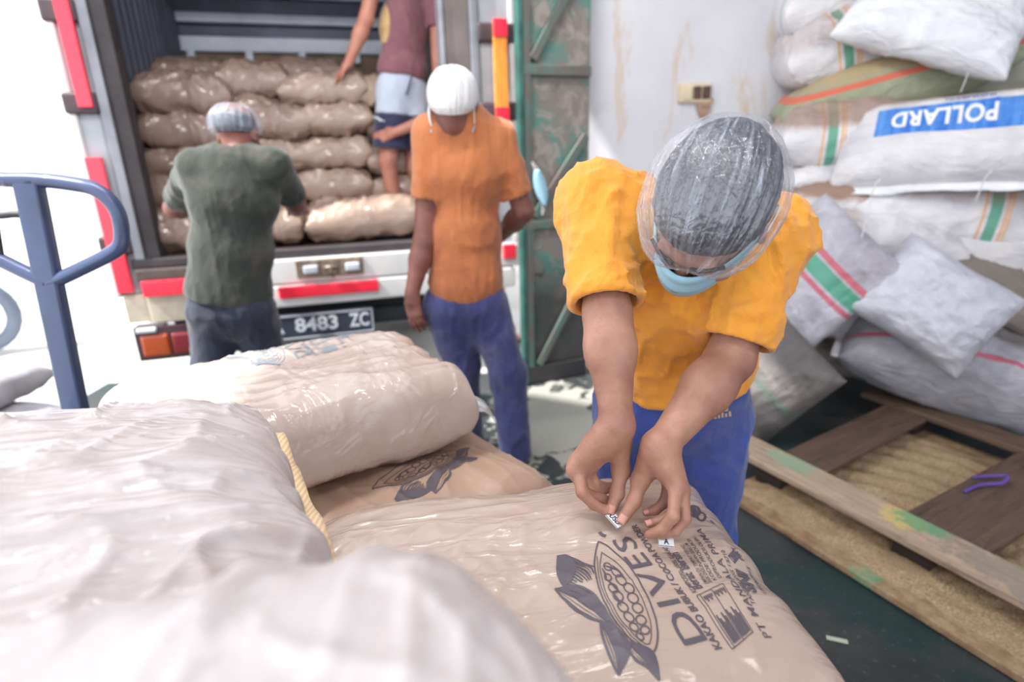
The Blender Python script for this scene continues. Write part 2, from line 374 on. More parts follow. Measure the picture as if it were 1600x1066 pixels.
# ================================================================ TRUCK
an = math.radians(16); ta = V(math.cos(an), math.sin(an), 0); tb = V(-math.sin(an), math.cos(an), 0); tz = V(0, 0, 1)
TO = V(-2.0, 3.04, 0.0); TR = [ta, tb, tz]
def TP(u, d, z): return TO + ta * u + tb * d + tz * z
truck = empty('box_truck', TP(0.95, 1.0, 0), 'white box truck with open rear doors backed up to the loading opening', 'truck')
TWHITE = simple('truck_white_paint', srgb(222, 222, 222), 0.35, var=0.08, vscale=5, coat=0.3)
TGREY = simple('door_grey_paint', srgb(176, 182, 190), 0.4, var=0.12, vscale=4)
TRIM_L = simple('aluminium_post', srgb(150, 152, 160), 0.35, 0.5, var=0.15)
TCREAM = simple('cream_panel', srgb(205, 195, 175), 0.5, var=0.15, vscale=7)
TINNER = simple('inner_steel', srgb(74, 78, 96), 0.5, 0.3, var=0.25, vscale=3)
TRUB = simple('rubber_seal', srgb(70, 64, 68), 0.7, var=0.2)
TBROWN = simple('rusty_brown_steel', srgb(104, 92, 88), 0.6, 0.2, var=0.25, vscale=5, bump=0.2)
TWOOD = simple('dirty_plywood', srgb(126, 106, 92), 0.8, var=0.2, vscale=6)
TDARK = simple('chassis_black', srgb(34, 40, 48), 0.6, var=0.3)
HINGE = simple('hinge_strap', srgb(86, 72, 78), 0.55, 0.2, var=0.2)
t = NT('red_reflector'); c = t.co(); wv = t.noise(c, 90, 2)
p = t.pbsdf(Base_Color=t.mix(wv, srgb(238, 38, 66), srgb(250, 62, 84)), Roughness=0.25, Coat_Weight=0.6); RED = t.m
t = NT('orange_reflector'); c = t.co(); p = t.pbsdf(Base_Color=t.mix(t.noise(t.co(scale=(8, 8, 1.5)), 6, 2), srgb(255, 130, 50), srgb(255, 190, 90)), Roughness=0.2, Coat_Weight=0.8); ORG = t.m
RAILW = simple('rail_bluewhite', srgb(205, 212, 226), 0.45, var=0.1)
WI, DEP, TOPZ = 1.9, 2.0, 2.95
def tbox(name, u0, u1, d0, d1, z0, z1, m, parent=truck, bevel=0.006):
    mb = MB(); mb.box(TP((u0+u1)/2, (d0+d1)/2, (z0+z1)/2), (u1-u0, d1-d0, z1-z0), TR); return mb.obj(name, m, parent, bevel=bevel)
tbox('cargo_floor', 0, WI, 0.0, DEP, 0.74, 0.845, TBROWN)
tbox('cargo_roof', -0.1, WI + 0.1, 0.02, DEP + .06, TOPZ, TOPZ + 0.06, TWHITE)
def corrug(name, p0, du, length, inward, m):   # ribbed wall: vertical ribs along du
    n = int(length / 0.125); prof = []
    for k in range(n):
        x = k * 0.125; prof += [(x, 0), (x + 0.05, 0), (x + 0.068, 0.035), (x + 0.105, 0.035), (x + 0.123, 0)]
    prof = [(x, y) for x, y in prof if x <= length] + [(length, 0), (length, -0.03), (0, -0.03)]
    mb = MB(); mb.prism(prof, 0.83, TOPZ, (p0, du, inward, tz)); return mb.obj(name, m, truck)
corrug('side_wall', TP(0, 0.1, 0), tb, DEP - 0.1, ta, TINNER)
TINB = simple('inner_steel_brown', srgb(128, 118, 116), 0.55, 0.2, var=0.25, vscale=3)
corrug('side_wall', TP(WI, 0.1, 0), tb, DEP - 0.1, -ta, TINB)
tbox('front_wall', 0, WI, DEP, DEP + 0.05, 0.8, TOPZ, TINNER)
tbox('front_wall_plywood', 0.02, WI - .02, DEP - 0.03, DEP, 0.83, 2.14, TWOOD)
for z, h in ((2.20, 0.11), (2.385, 0.07), (2.57, 0.07), (2.75, 0.07)):
    mb = MB(); mb.box(TP(WI / 2, DEP - 0.04, z), (WI - 0.06, 0.05, h), TR); mb.obj('wall_rail', RAILW, truck, bevel=0.012)
for u in (0.1, 0.52, 0.92, 1.35):
    tbox('tie_bracket', u - 0.03, u + 0.03, DEP - 0.09, DEP - 0.04, 2.07, 2.15, RAILW, bevel=0.012)
# rear frame: dark inner posts with rubber seals
tbox('rear_post', 0.0, 0.05, -0.02, 0.12, 0.5, TOPZ, TRIM_L); tbox('door_seal', 0.05, 0.12, 0.0, 0.12, 0.83, TOPZ, TRUB)
tbox('rear_post', WI - 0.02, WI + 0.03, -0.02, 0.12, 0.5, TOPZ, TRIM_L); tbox('door_seal', WI - 0.16, WI - 0.02, 0.0, 0.12, 0.83, TOPZ, TINB)
tbox('door_seal', WI - 0.19, WI - 0.16, -0.01, 0.1, 0.83, TOPZ, TRIM_L)
# folded-back doors seen on edge
def door(u0, u1, strips, strap_z, side):
    d = tbox('cargo_door', u0, u1, 0.0, 0.13, 0.655, TOPZ - 0.05, TGREY, bevel=0.02)
    e = 0.035
    tbox('door_rim', u0 if side < 0 else u1 - e, u0 + e if side < 0 else u1, -0.02, 0.13, 0.65, TOPZ - 0.05, TWHITE, d, bevel=0.01)
    for z in strap_z: tbox('hinge_strap', u0 - 0.01, u1 + 0.005, -0.035, 0.1, z - 0.05, z + 0.05, HINGE, d, bevel=0.015)
    for (a, b_, z0, z1, m) in strips: tbox('reflector_strip', a, b_, -0.05, -0.02, z0, z1, m, d, bevel=0.004)
    return d
door(-0.135, 0.0, [(-0.075, -0.012, 1.60, 2.35, RED), (-0.105, -0.03, 0.68, 1.37, RED)], (1.62, 2.02, 0.93), -1)
tbox('hinge_plate', -0.10, 0.02, -0.02, 0.1, 0.505, 0.66, TCREAM)
door(WI + 0.03, WI + 0.24, [(WI + 0.105, WI + 0.185, 1.525, 2.035, ORG)], (1.57, 1.98), 1)
for z in (1.545, 2.0): tbox('reflector_strip', WI + 0.105, WI + 0.185, -0.065, -0.03, z - 0.045, z + 0.045, RED, truck, 0.004)
# sill, tail panel, latch
tbox('sill', -0.02, WI + 0.02, -0.03, 0.05, 0.80, 0.85, TRUB); tbox('tail_panel', 0.44, WI + 0.22, -0.06, 0.02, 0.66, 0.80, TWHITE, bevel=0.01)
tbox('tail_panel', 0.42, WI + 0.2, -0.065, 0.02, 0.525, 0.655, TWHITE, bevel=0.015)
tbox('corner_panel', 0.02, 0.44, -0.05, 0.02, 0.5, 0.80, TCREAM, bevel=0.01)
tbox('sill_step', -0.0, 0.44, -0.07, 0.0, 0.745, 0.80, TBROWN)
tbox('reflector_strip', 0.02, 0.33, -0.085, -0.05, 0.655, 0.74, RED); tbox('reflector_strip', 0.69, 1.245, -0.09, -0.06, 0.582, 0.65, RED); tbox('reflector_strip', 1.5, 1.62, -0.08, -0.05, 0.70, 0.77, RED)
tbox('reflector_strip', WI + 0.12, WI + 0.2, -0.08, -0.05, 0.71, 0.80, RED)
LATCH = simple('latch_steel', srgb(150, 136, 124), 0.4, 0.6, var=0.3, vscale=20)
lt = tbox('latch', 0.80, 1.17, -0.075, -0.055, 0.69, 0.79, simple('latch_rust', srgb(150, 136, 120), 0.6, 0.3, var=0.3, vscale=25))
for u in (0.84, 1.07): tbox('latch_pocket', u, u + 0.08, -0.1, -0.07, 0.715, 0.76, RAILW, lt, 0.008)
mb = MB(); mb.tube([TP(0.95, -0.1, 0.745), TP(1.03, -0.1, 0.745)], 0.012); mb.tube([TP(0.98, -0.1, 0.745), TP(1.0, -0.1, 0.69)], 0.009); mb.obj('latch_bolt', LATCH, lt, smooth=True)
mb = MB(); mb.tube([TP(0.36, -0.075, 0.772), TP(0.36, -0.11, 0.772)], 0.024, 14); mb.obj('latch_knob', simple('brass', srgb(190, 170, 120), 0.4, 0.5), truck)
# chassis, axle, wheels under the box
tbox('chassis_beam', 0.1, WI - .1, 0.05, DEP + 1.2, 0.42, 0.52, TDARK); tbox('bumper', 0.3, WI, 0.0, 0.08, 0.36, 0.46, TDARK)
for u in (0.2, WI - 0.2):
    mb = MB(); mb.tube([TP(u - .11, 1.2, 0.33), TP(u + .11, 1.2, 0.33)], 0.33, 28); mb.obj('wheel', TDARK, truck, bevel=0.03)
tbox('cab', 0.0, WI, DEP + 0.15, DEP + 1.5, 0.5, 2.3, TWHITE, bevel=0.1)
# tail lamps
t = NT('lamp_red_lens'); p = t.pbsdf(Base_Color=srgb(120, 26, 36), Roughness=0.15, Coat_Weight=1.0); LENR = t.m
t = NT('lamp_amber_lens'); p = t.pbsdf(Base_Color=srgb(170, 72, 28), Roughness=0.15, Coat_Weight=1.0); LENA = t.m
tl = tbox('tail_lamp', -0.08, 0.26, -0.05, 0.05, 0.29, 0.485, simple('lamp_housing', srgb(74, 48, 56), 0.25, coat=1.0)); tbox('amber_lens', -0.05, 0.09, -0.07, -0.04, 0.315, 0.44, LENA, tl, 0.02); tbox('red_lens', 0.10, 0.23, -0.07, -0.04, 0.315, 0.44, LENR, tl, 0.02)
tbox('reversing_lens', -0.06, 0.04, -0.075, -0.04, 0.455, 0.482, RAILW, tl, 0.008)
tl = tbox('tail_lamp', WI - .26, WI + 0.08, -0.05, 0.05, 0.29, 0.485, simple('lamp_housing', srgb(74, 48, 56), 0.25, coat=1.0))
mb = MB(); mb.tube([TP(WI + 0.08, -0.03, 1.0), TP(WI + .08, -0.06, 1.0)], 0.022, 16); mb.obj('marker_lamp', RED, truck)
# number plate
TXT_CACHE = {}
def text_poly(body, size=1.0, bold=0.0, spacing=1.0, shear=0.0, align='LEFT'):
    cu = bpy.data.curves.new('txt', 'FONT'); cu.body = body; cu.size = size; cu.offset = bold; cu.space_character = spacing; cu.shear = shear; cu.align_x = align; cu.resolution_u = 3
    ob = bpy.data.objects.new('txt', cu); COL.objects.link(ob); dg = bpy.context.evaluated_depsgraph_get(); ev = ob.evaluated_get(dg); me = ev.to_mesh()
    v = np.array([q.co[:] for q in me.vertices]).reshape(-1, 3)[:, :2]; f = [list(q.vertices) for q in me.polygons]
    ev.to_mesh_clear(); bpy.data.objects.remove(ob); bpy.data.curves.remove(cu); return v, f
def text_flat(name, body, o, x, y, width, height, m, parent, lift=0.0, bold=0.02):
    v, f = text_poly(body, 1.0, bold); lo = v.min(0); hi = v.max(0); v = (v - lo) / (hi - lo); z = np.cross(x, y)
    P = o + v[:, :1] * width * np.asarray(x) + v[:, 1:] * height * np.asarray(y) + lift * z
    return mesh_obj(name, P, f, m, parent, smooth=False)
PLATE = simple('plate_black', srgb(70, 76, 92), 0.35, 0.2, var=0.1); PLW = simple('plate_white', srgb(225, 230, 238), 0.4)
pl = tbox('number_plate', 0.575, 1.20, -0.075, -0.06, 0.33, 0.485, PLATE)
mb = MB()
for (u0, u1, z0, z1) in ((0.583, 1.192, 0.338, 0.343), (0.583, 1.192, 0.472, 0.477), (0.583, 0.588, 0.338, 0.477), (1.187, 1.192, 0.338, 0.477)): mb.box(TP((u0+u1)/2, -0.077, (z0+z1)/2), (u1-u0, 0.004, z1-z0), TR)
mb.obj('plate_border', PLW, pl)
for s, u0, wd in (('A', 0.615, 0.075), ('8483', 0.75, 0.24), ('ZC', 1.055, 0.115)): text_flat('plate_characters', s, TP(u0, -0.078, 0.375), ta, tz, wd, 0.085, PLW, pl, bold=0.025)

# ---- yard behind the opening: scooter and pale bundles, washed out by the sun
g = empty('scooter', (-4.4, 3.9, 0), 'pale blue-grey motor scooter parked in the bright yard at the far left', 'scooter')
SC = simple('scooter_grey', srgb(160, 178, 205), 0.4, coat=0.4); TY = simple('tyre', srgb(120, 130, 150), 0.7)
for sx in (-0.55, 0.55):
    mb = MB(); ang = np.linspace(0, 2 * pi, 25)[:-1]; cx = V(-4.4 + sx * 0.8, 3.9 + sx * .3, 0.29)
    mb.tube([cx + V(.93 * math.cos(a), .36 * math.cos(a), math.sin(a)) * 0.24 for a in ang], 0.05, 10, True); wh = mb.obj('wheel', TY, g, smooth=True)
    mb = MB(); mb.tube([cx + V(-.02, .05, 0), cx + V(.02, -.05, 0)], 0.11, 18); mb.obj('hub', SC, wh)
mb = MB(); mb.tube(bez([(-4.95, 3.7, .3), (-4.85, 3.74, .62), (-4.45, 3.88, .42), (-4.15, 4.0, .5), (-3.95, 4.06, .85)]), [0.09] * 8 + [0.11] * 8 + [0.12] * 8 + [0.09] * 9, 14); mb.obj('body_shell', SC, g, smooth=True)
mb = MB(); mb.tube(bez([(-4.95, 3.7, .65), (-4.75, 3.77, .78), (-4.45, 3.88, .76)]), 0.1, 12); mb.obj('saddle', TY, g, smooth=True)
mb = MB(); mb.tube([(-3.95, 4.06, .8), (-3.89, 4.08, 1.02)], 0.02); mb.tube([(-4.01, 4.28, 1.04), (-3.77, 3.88, 1.04)], 0.016); mb.obj('handlebar', TY, g, smooth=True)
# ================================================================ SACKS
def sack_fn(L, W, H, seed=0, wr=1.0, a=4.0, b=2.2, c=3.0, d=2.0, ear=0.05, lump=1.0, endwr=1.0, flatbot=0.85, rnd=0.03, bend=0.0, sag=0.0):
    """pillow shape: returns f(u, v, side) -> points in the sack's own frame (x along length, y across, z up)"""
    r = np.random.RandomState(seed); o = r.rand(6) * 40
    ph = r.rand(8) * 6.28
    def f(u, v, side):
        au, av = np.abs(u), np.abs(v)
        pu = np.clip(1 - au ** a, 0, 1) ** (1 / b); pv = np.clip(1 - av ** c, 0, 1) ** (1 / d)
        z = H / 2 * pu * pv * (1.0 if side > 0 else flatbot) * side
        x = L / 2 * u * (1 - ear * (1 - v * v)); y = W / 2 * v * (1 - ear * 1.3 * (1 - u * u))
        x, y = x * (1 - rnd * v ** 4), y * (1 - rnd * u ** 4)
        P = np.stack([x / L * 3 + o[0], y / W * 3 + o[1], np.full_like(x, o[2] + side * 1.7)], 1)
        prof = np.minimum(pu * pv * 2.0, 1.0)
        n1 = fnoise(P * 1.1, 2); z = z + side * n1 * H * 0.045 * lump * prof
        # creases: stretched, warped ridges running from the closed ends and the corners
        wv = vnoise(P * np.array([0.8, 1.2, 1])) * 2.2
        end = np.exp(-(1 - au) * 4.5)
        k = np.sin(v * 11 + ph[0] + wv * 1.5 + np.sign(u) * 1.3) + 0.6 * np.sin(v * 19 + ph[1] + wv * 2)
        z = z + side * k * H * 0.022 * endwr * end * (prof ** 0.5)
        Q = np.stack([u * 2.2 + v * 1.6 + o[3], v * 7.0 - u * 1.6 + o[4], np.full_like(u, o[5])], 1)
        rd = 1 - np.abs(vnoise(Q + 0.35 * wv[:, None])); z = z + side * (rd ** 5) * H * 0.028 * wr * prof
        Q2 = np.stack([u * 6.5 - v * 2.0 + o[4], v * 3.0 + u * 2.0 + o[5], np.full_like(u, o[3])], 1)
        rd = 1 - np.abs(vnoise(Q2 + 0.3 * wv[:, None])); z = z + side * (rd ** 6) * H * 0.022 * wr * prof
        edge = np.exp(-(1 - np.maximum(au, av)) * 9)
        z = z + edge * H * 0.05 * vnoise(np.stack([u * 4 + o[1], v * 4 + o[2], np.zeros_like(u)], 1)) * min(1, lump)
        z = z + bend * (x / (L / 2)) ** 2 + sag * (y / (W / 2)) ** 2
        return np.stack([x, y, z], 1)
    return f
def sack_mesh(f, nu, nv):
    us = np.sin(np.linspace(-1, 1, nu) * pi / 2 * 0.985) / math.sin(pi / 2 * 0.985); vs = np.sin(np.linspace(-1, 1, nv) * pi / 2 * 0.985) / math.sin(pi / 2 * 0.985)
    us = 0.6 * us + 0.4 * np.linspace(-1, 1, nu); vs = 0.6 * vs + 0.4 * np.linspace(-1, 1, nv)
    U, Vv = np.meshgrid(us, vs, indexing='ij'); U = U.ravel(); Vv = Vv.ravel()
    T = f(U, Vv, 1); B = f(U, Vv, -1)
    rim = (np.abs(U) > 0.9999) | (np.abs(Vv) > 0.9999)
    T[rim] = (T[rim] + B[rim]) / 2
    idB = np.where(rim, np.arange(len(U)), -1); keep = np.where(~rim)[0]; idB[keep] = len(U) + np.arange(len(keep))
    verts = np.concatenate([T, B[keep]]); F = []
    g = np.arange(nu * nv).reshape(nu, nv)
    q = np.stack([g[:-1, :-1], g[1:, :-1], g[1:, 1:], g[:-1, 1:]], -1).reshape(-1, 4)
    F = np.concatenate([q, idB[q][:, ::-1]]); return verts, F
def set_frame(o, c, R):   # rows of R = local axes in the world
    m = Matrix.Identity(4)
    for i in range(3):
        for j in range(3): m[i][j] = R[j][i]
        m[i][3] = c[i]
    o.location = Vector(c); o.rotation_euler = m.to_euler(); return o
def end_seam(name, f, sgn, width, nv, m, parent, thick=0.002, wavy=0.006, seed=0, vr=1.0, droop=0.0):
    """flat sewn strip past the closed end of a sack, in the sack's frame"""
    vs = np.linspace(-vr, vr, nv); P = f(np.full(nv, 1.0 * sgn), vs, 1); P = (P + f(np.full(nv, 1.0 * sgn), vs, -1)) / 2
    o = np.random.RandomState(seed).rand() * 30; V_ = []; k = 4
    for i in range(k):
        t = i / (k - 1); q = P.copy(); q[:, 0] += sgn * (width * t - 0.004)
        q[:, 2] += wavy * t * np.sin(vs * 7 + o) + 0.6 * wavy * t * vnoise(np.stack([vs * 9 + o, vs * 0 + t, vs * 0], 1)) - droop * t * t
        V_.append(q)
    V_ = np.concatenate(V_); F = [[i*nv+j, (i+1)*nv+j, (i+1)*nv+j+1, i*nv+j+1] for i in range(k-1) for j in range(nv-1)]
    ob = mesh_obj(name, V_, F, m, None); ob.parent = parent
    s = ob.modifiers.new('t', 'SOLIDIFY'); s.thickness = thick; s.offset = 0; return ob

def side_hem(name, f, sgn, width, nu, m, parent, wavy=0.008, seed=0):
    us = np.linspace(-0.97, 0.97, nu); P = (f(us, np.full(nu, 1.0 * sgn), 1) + f(us, np.full(nu, 1.0 * sgn), -1)) / 2; V_ = []; k = 4
    for i in range(k):
        t = i / (k - 1); q = P.copy(); q[:, 1] += sgn * (width * t - 0.004); q[:, 2] += wavy * t * (np.sin(us * 9 + seed) + vnoise(np.stack([us * 12 + seed, us * 0, us * 0], 1))); V_.append(q)
    ob = mesh_obj(name, np.concatenate(V_), [[i*nu+j, (i+1)*nu+j, (i+1)*nu+j+1, i*nu+j+1] for i in range(k-1) for j in range(nu-1)], m); ob.parent = parent
    s = ob.modifiers.new('t', 'SOLIDIFY'); s.thickness = 0.003; s.offset = 0; return ob
# ---- kraft sacks inside the truck
def kraft(name, col, col2, crinkle=0.5, coat=0.8, coat_r=0.2, scale=9.0, film=0.0):  # paper sack in a crinkled clear bag
    t = NT(name); c = t.co(); n1 = t.noise(c, scale, 5, 0.6, 0.7)
    base = t.mix(t.ramp(t.noise(c, 3.0, 3), [(0.3, 0), (0.7, 1)]), col, col2)
    p = t.pbsdf(Base_Color=base, Roughness=0.6, Coat_Weight=coat, Coat_Roughness=coat_r)
    t.set(p.inputs['Normal'], t.bump(n1, 0.12, 0.02))
    st = t.noise(t.co(scale=(1.0, 2.6, 1.0), rot=(0, 0, 0.5)), scale * 0.55, 1.5, 0.45, 1.4)
    t.set(p.inputs['Coat Normal'], t.bump(t.mix(0.2, t.ramp(st, [(0.3, 0.0), (0.7, 1.0)]), n1), crinkle * 0.35, 0.16))
    return t.m
KTRUCK = [kraft('truck_kraft', srgb(150, 126, 114), srgb(130, 106, 96), 1.0, 1.0, 0.16, 8.0), kraft('truck_kraft_light', srgb(172, 148, 132), srgb(150, 126, 112), 1.0, 1.0, 0.16, 8.0)]
proto = []
for k in range(6):
    f = sack_fn(0.47, 0.62, 0.225, 40 + k, wr=2.6, lump=1.8, a=4.6, b=2.4, c=4.5, d=2.4, ear=0.04, endwr=2.0)
    v, F = sack_mesh(f, 72, 60); me_o = mesh_obj('cocoa_sack', v, F, KTRUCK[k % 2]); proto.append(me_o)
TS = [  # px, py, depth of the sack's near side, length, height, tilt, yaw, variant, label
 (252, 368, 0.10, 0.50, 0.23, 0.02, 0.1, 0, 'brown sack on the truck floor, left of the man in dark green'),
 (432, 352, 0.10, 0.34, 0.23, -0.03, -0.1, 1, 'short brown sack on the truck floor, right of the man in dark green'),
 (570, 348, 0.10, 0.68, 0.235, 0.05, 0.0, 3, 'long shiny brown sack on the truck floor above the latch'),
 (262, 305, 0.40, 0.46, 0.2, 0.0, 0.1, 2, 'brown sack second from the truck floor in the leftmost column'),
 (420, 300, 0.42, 0.42, 0.2, 0.0, 0.0, 4, 'brown sack second from the truck floor, behind the dark green shirt shoulder'),
 (522, 292, 0.42, 0.48, 0.2, 0.03, 0.0, 1, 'light brown sack second from the truck floor, right of the dark green shirt'),
 (640, 294, 0.42, 0.42, 0.19, 0.0, -0.1, 5, 'light brown sack second from the truck floor, behind the orange sleeve'),
 (265, 257, 0.45, 0.48, 0.2, -0.02, 0.0, 0, 'brown sack third from the truck floor in the leftmost column'),
 (418, 244, 0.45, 0.42, 0.22, -0.12, 0.05, 5, 'tilted brown sack right of the man in the dark green shirt at neck height'),
 (518, 242, 0.44, 0.50, 0.2, 0.03, 0.0, 3, 'light brown sack third from the truck floor, left of the bare knee'),
 (632, 252, 0.44, 0.46, 0.2, 0.0, 0.0, 1, 'light brown sack below the dark shorts of the standing man'),
 (285, 206, 0.46, 0.50, 0.24, -0.01, 0.0, 4, 'brown sack fourth from the truck floor, left of the blue hair cap'),
 (418, 188, 0.44, 0.48, 0.24, -0.14, 0.0, 2, 'tilted brown sack directly behind and right of the blue hair cap'),
 (520, 187, 0.44, 0.48, 0.205, 0.03, 0.0, 5, 'light brown sack second from the top, left of the grey shorts'),
 (628, 198, 0.48, 0.44, 0.2, 0.0, 0.0, 0, 'brown sack mostly behind the grey and navy shorts'),
 (284, 149, 0.46, 0.52, 0.25, -0.03, 0.0, 0, 'brown sack on top of the leftmost column in the truck'),
 (392, 127, 0.52, 0.42, 0.22, 0.04, 0.0, 2, 'shiny dark brown sack on top, above the blue hair cap'),
 (505, 141, 0.46, 0.52, 0.205, 0.06, 0.0, 3, 'light brown sack on top of the column right of centre, under the leaning hand'),
 (602, 146, 0.48, 0.36, 0.2, 0.0, 0.0, 1, 'light brown sack on top, left of the waist of the standing man'),
 (295, 116, 1.05, 0.52, 0.2, 0.0, 0.0, 4, 'dark brown sack lying farthest back on top of the left column'),
 (478, 115, 1.05, 0.5, 0.2, 0.02, 0.0, 2, 'dark brown sack lying farthest back behind the leaning hand'),
]
used = set()
for (px, py, dn, L, H, tilt, yaw, k, lab) in TS:
    o = proto[k] if k not in used else proto[k].copy()
    if k in used: COL.objects.link(o)
    used.add(k)
    c = atPlane(px, py, TP(0, dn, 0), tb) + tb * 0.27
    x = nrm(ta * math.cos(tilt) + tz * math.sin(tilt)); x = nrm(x + tb * yaw); y = nrm(tb - x * np.dot(tb, x)); z = np.cross(x, y)
    set_frame(o, c, [x, y, z]); o.scale = (L / 0.47 * 1.05, 1, H / 0.225 * 1.05); tag(o, lab, 'sack', 'brown wrapped sacks loaded in the truck')

# ---- woven white sacks stacked against the wall
def woven(name, col, col2, stripes=(), stain=None, stain_amt=0.0, rough=0.55, extra=None, dirt=0.25):
    t = NT(name); c = t.co(); x, y, z = t.sep(c); n = t.noise(c, 6.0, 5, 0.65, 0.4)
    base = t.mix(t.ramp(n, [(0.35, 0), (0.7, 1)]), col, col2)
    base = t.mix(t.math('MULTIPLY', t.ramp(t.noise(c, 3.2, 6, 0.7), [(0.5, 0), (0.68, 1)]), dirt), base, srgb(132, 120, 116))
    for (ax, pos, hw, sc) in stripes:
        s = {'x': x, 'y': y, 'z': z}[ax]
        s2 = t.math('ADD', s, t.math('MULTIPLY', t.math('SUBTRACT', t.noise(c, 3.0, 1), 0.5), 0.02))
        m = t.math('LESS_THAN', t.math('ABSOLUTE', t.math('SUBTRACT', s2, pos)), hw)
        base = t.mix(t.math('MULTIPLY', m, 0.85), base, sc)
    if stain:
        ax, pos, sgn, sc = stain; s = {'x': x, 'y': y, 'z': z}[ax]
        q = t.math('ADD', t.math('MULTIPLY', t.math('SUBTRACT', s, pos), 12.0 * sgn), t.math('MULTIPLY', n, 1.2))
        base = t.mix(t.math('MULTIPLY', t.ramp(q, [(0.45, 0), (1.1, 1)]), stain_amt), base, sc)
    if extra: base = extra(t, c, (x, y, z), base)
    p = t.pbsdf(Base_Color=base, Roughness=rough, Sheen_Weight=0.1)
    wx = t.wave(c, 95, 0.4, 1, 'X'); wy = t.wave(c, 95, 0.4, 1, 'Y')
    t.set(p.inputs['Normal'], t.bump(t.math('ADD', t.math('MULTIPLY', t.math('ADD', wx, wy), 0.18), t.noise(t.co(scale=(1, 1, 1)), 22, 4, 0.6, 0.5)), 0.3, 0.008, t.bump(t.noise(t.co(scale=(1.0, 2.2, 1.5), rot=(0, 0, 0.4)), 7, 4, 0.55, 1.3), 0.55, 0.03)))
    return t.m
W1, W2 = srgb(226, 224, 226), srgb(200, 198, 206); G1, G2 = srgb(196, 194, 204), srgb(168, 166, 176); GRS, REDS, ORS = srgb(62, 158, 128), srgb(196, 84, 104), srgb(226, 172, 120); BST = srgb(150, 118, 98)
def cross_stripes(p): return (('x', p, 0.022, GRS), ('x', p - 0.042, 0.006, ORS), ('x', p + 0.042, 0.006, ORS), ('x', p + 0.056, 0.004, ORS))
def pollard(t, c, xyz, base):
    x, y, z = xyz
    bm_ = t.math('MULTIPLY', t.math('LESS_THAN', t.math('ABSOLUTE', t.math('SUBTRACT', y, 0.04)), 0.075), t.math('LESS_THAN', t.math('ABSOLUTE', t.math('SUBTRACT', x, -0.08)), 0.27))
    g = t.ramp(t.noise(t.co(scale=(1, 0.05, 1)), 26, 2), [(0.4, 0), (0.62, 1)])
    blue = t.mix(g, srgb(38, 112, 205), srgb(90, 150, 222)); return t.mix(bm_, base, blue)
def view_frame(px, py, t, theta, phi, yaw=0.0):
    d = nrm(ray(px, py)); h = nrm(np.cross(d, (0, 0, 1))); tow = -nrm(np.array([d[0], d[1], 0]))
    h, tow = h * math.cos(yaw) + tow * math.sin(yaw), tow * math.cos(yaw) - h * math.sin(yaw)
    x = h * math.cos(theta) + V(0, 0, 1) * math.sin(theta); up = V(0, 0, 1) * math.cos(theta) - h * math.sin(theta)
    z = nrm(up * math.cos(phi) + tow * math.sin(phi)); y = np.cross(z, x); return atT(px, py, t), np.array([x, y, z])
D2 = math.radians
WM = {
 'green_edge': woven('woven_green_edge', W1, W2, (('y', -0.1, 0.012, GRS),)),
 'cross': woven('woven_cross_stripe', W1, W2, cross_stripes(-0.03), ('z', 0.06, 1, BST), 0.35),
 'cross2': woven('woven_cross_stripe_brown_top', W1, W2, cross_stripes(-0.10), ('z', 0.06, 1, BST), 0.8),
 'cross3': woven('woven_cross_stripe_right', W1, W2, cross_stripes(0.02), ('z', 0.085, 1, BST), 0.5),
 'plain': woven('woven_plain', srgb(236, 237, 240), srgb(214, 216, 224), dirt=0.08),
 'plain2': woven('woven_plain_grey', W1, G1, dirt=0.2),
 'green': woven('woven_olive', srgb(158, 162, 134), srgb(138, 146, 122), (('z', 0.075, 0.014, srgb(214, 92, 70)),), ('z', 0.10, 1, srgb(188, 160, 118)), 0.8, dirt=0.1),
 'green2': woven('woven_olive_pale', srgb(172, 172, 158), srgb(150, 152, 138), (('z', 0.10, 0.012, srgb(206, 92, 66)),), ('z', 0.12, 1, srgb(190, 140, 100)), 0.8, dirt=0.2),
 'pollard': woven('woven_blue_print', W1, W2, (), ('y', 0.15, 1, BST), 0.75, extra=pollard, dirt=0.12),
 'browntop': woven('woven_brown_top', W1, W2, (), ('z', 0.03, 1, BST), 0.95),
 'lowgreen': woven('woven_low_green', W1, W2, (('z', -0.03, 0.012, GRS), ('z', -0.05, 0.004, srgb(220, 160, 150))), ('x', -0.15, -1, BST), 0.4),
 'lowgreen2': woven('woven_low_green_right', srgb(214, 210, 212), W2, (('z', -0.045, 0.013, GRS), ('z', -0.024, 0.004, srgb(220, 150, 130)))),
 'lean': woven('woven_lean', G1, srgb(150, 148, 160), (('x', 0.03, 0.035, GRS), ('x', 0.09, 0.014, REDS), ('x', -0.03, 0.012, REDS)), dirt=0.35),
 'diamond': woven('woven_diamond', srgb(202, 204, 214), srgb(176, 178, 190), dirt=0.25),
 'dark': woven('woven_dark', srgb(116, 112, 112), srgb(86, 84, 86), (('x', 0.0, 0.02, srgb(92, 116, 106)),), ('z', -0.02, 1, srgb(92, 86, 84)), 0.5, dirt=0.5),
 'pink': woven('woven_pink', srgb(178, 178, 188), srgb(140, 140, 150), (('y', -0.15, 0.010, srgb(190, 74, 102)),), ('y', -0.06, 1, srgb(118, 110, 108)), 0.75, dirt=0.4),
 'dirty': woven('woven_dirty', srgb(170, 162, 156), srgb(136, 128, 124), (), ('z', 0.03, 1, srgb(110, 98, 88)), 0.7, dirt=0.5),
}
RIGHT = []
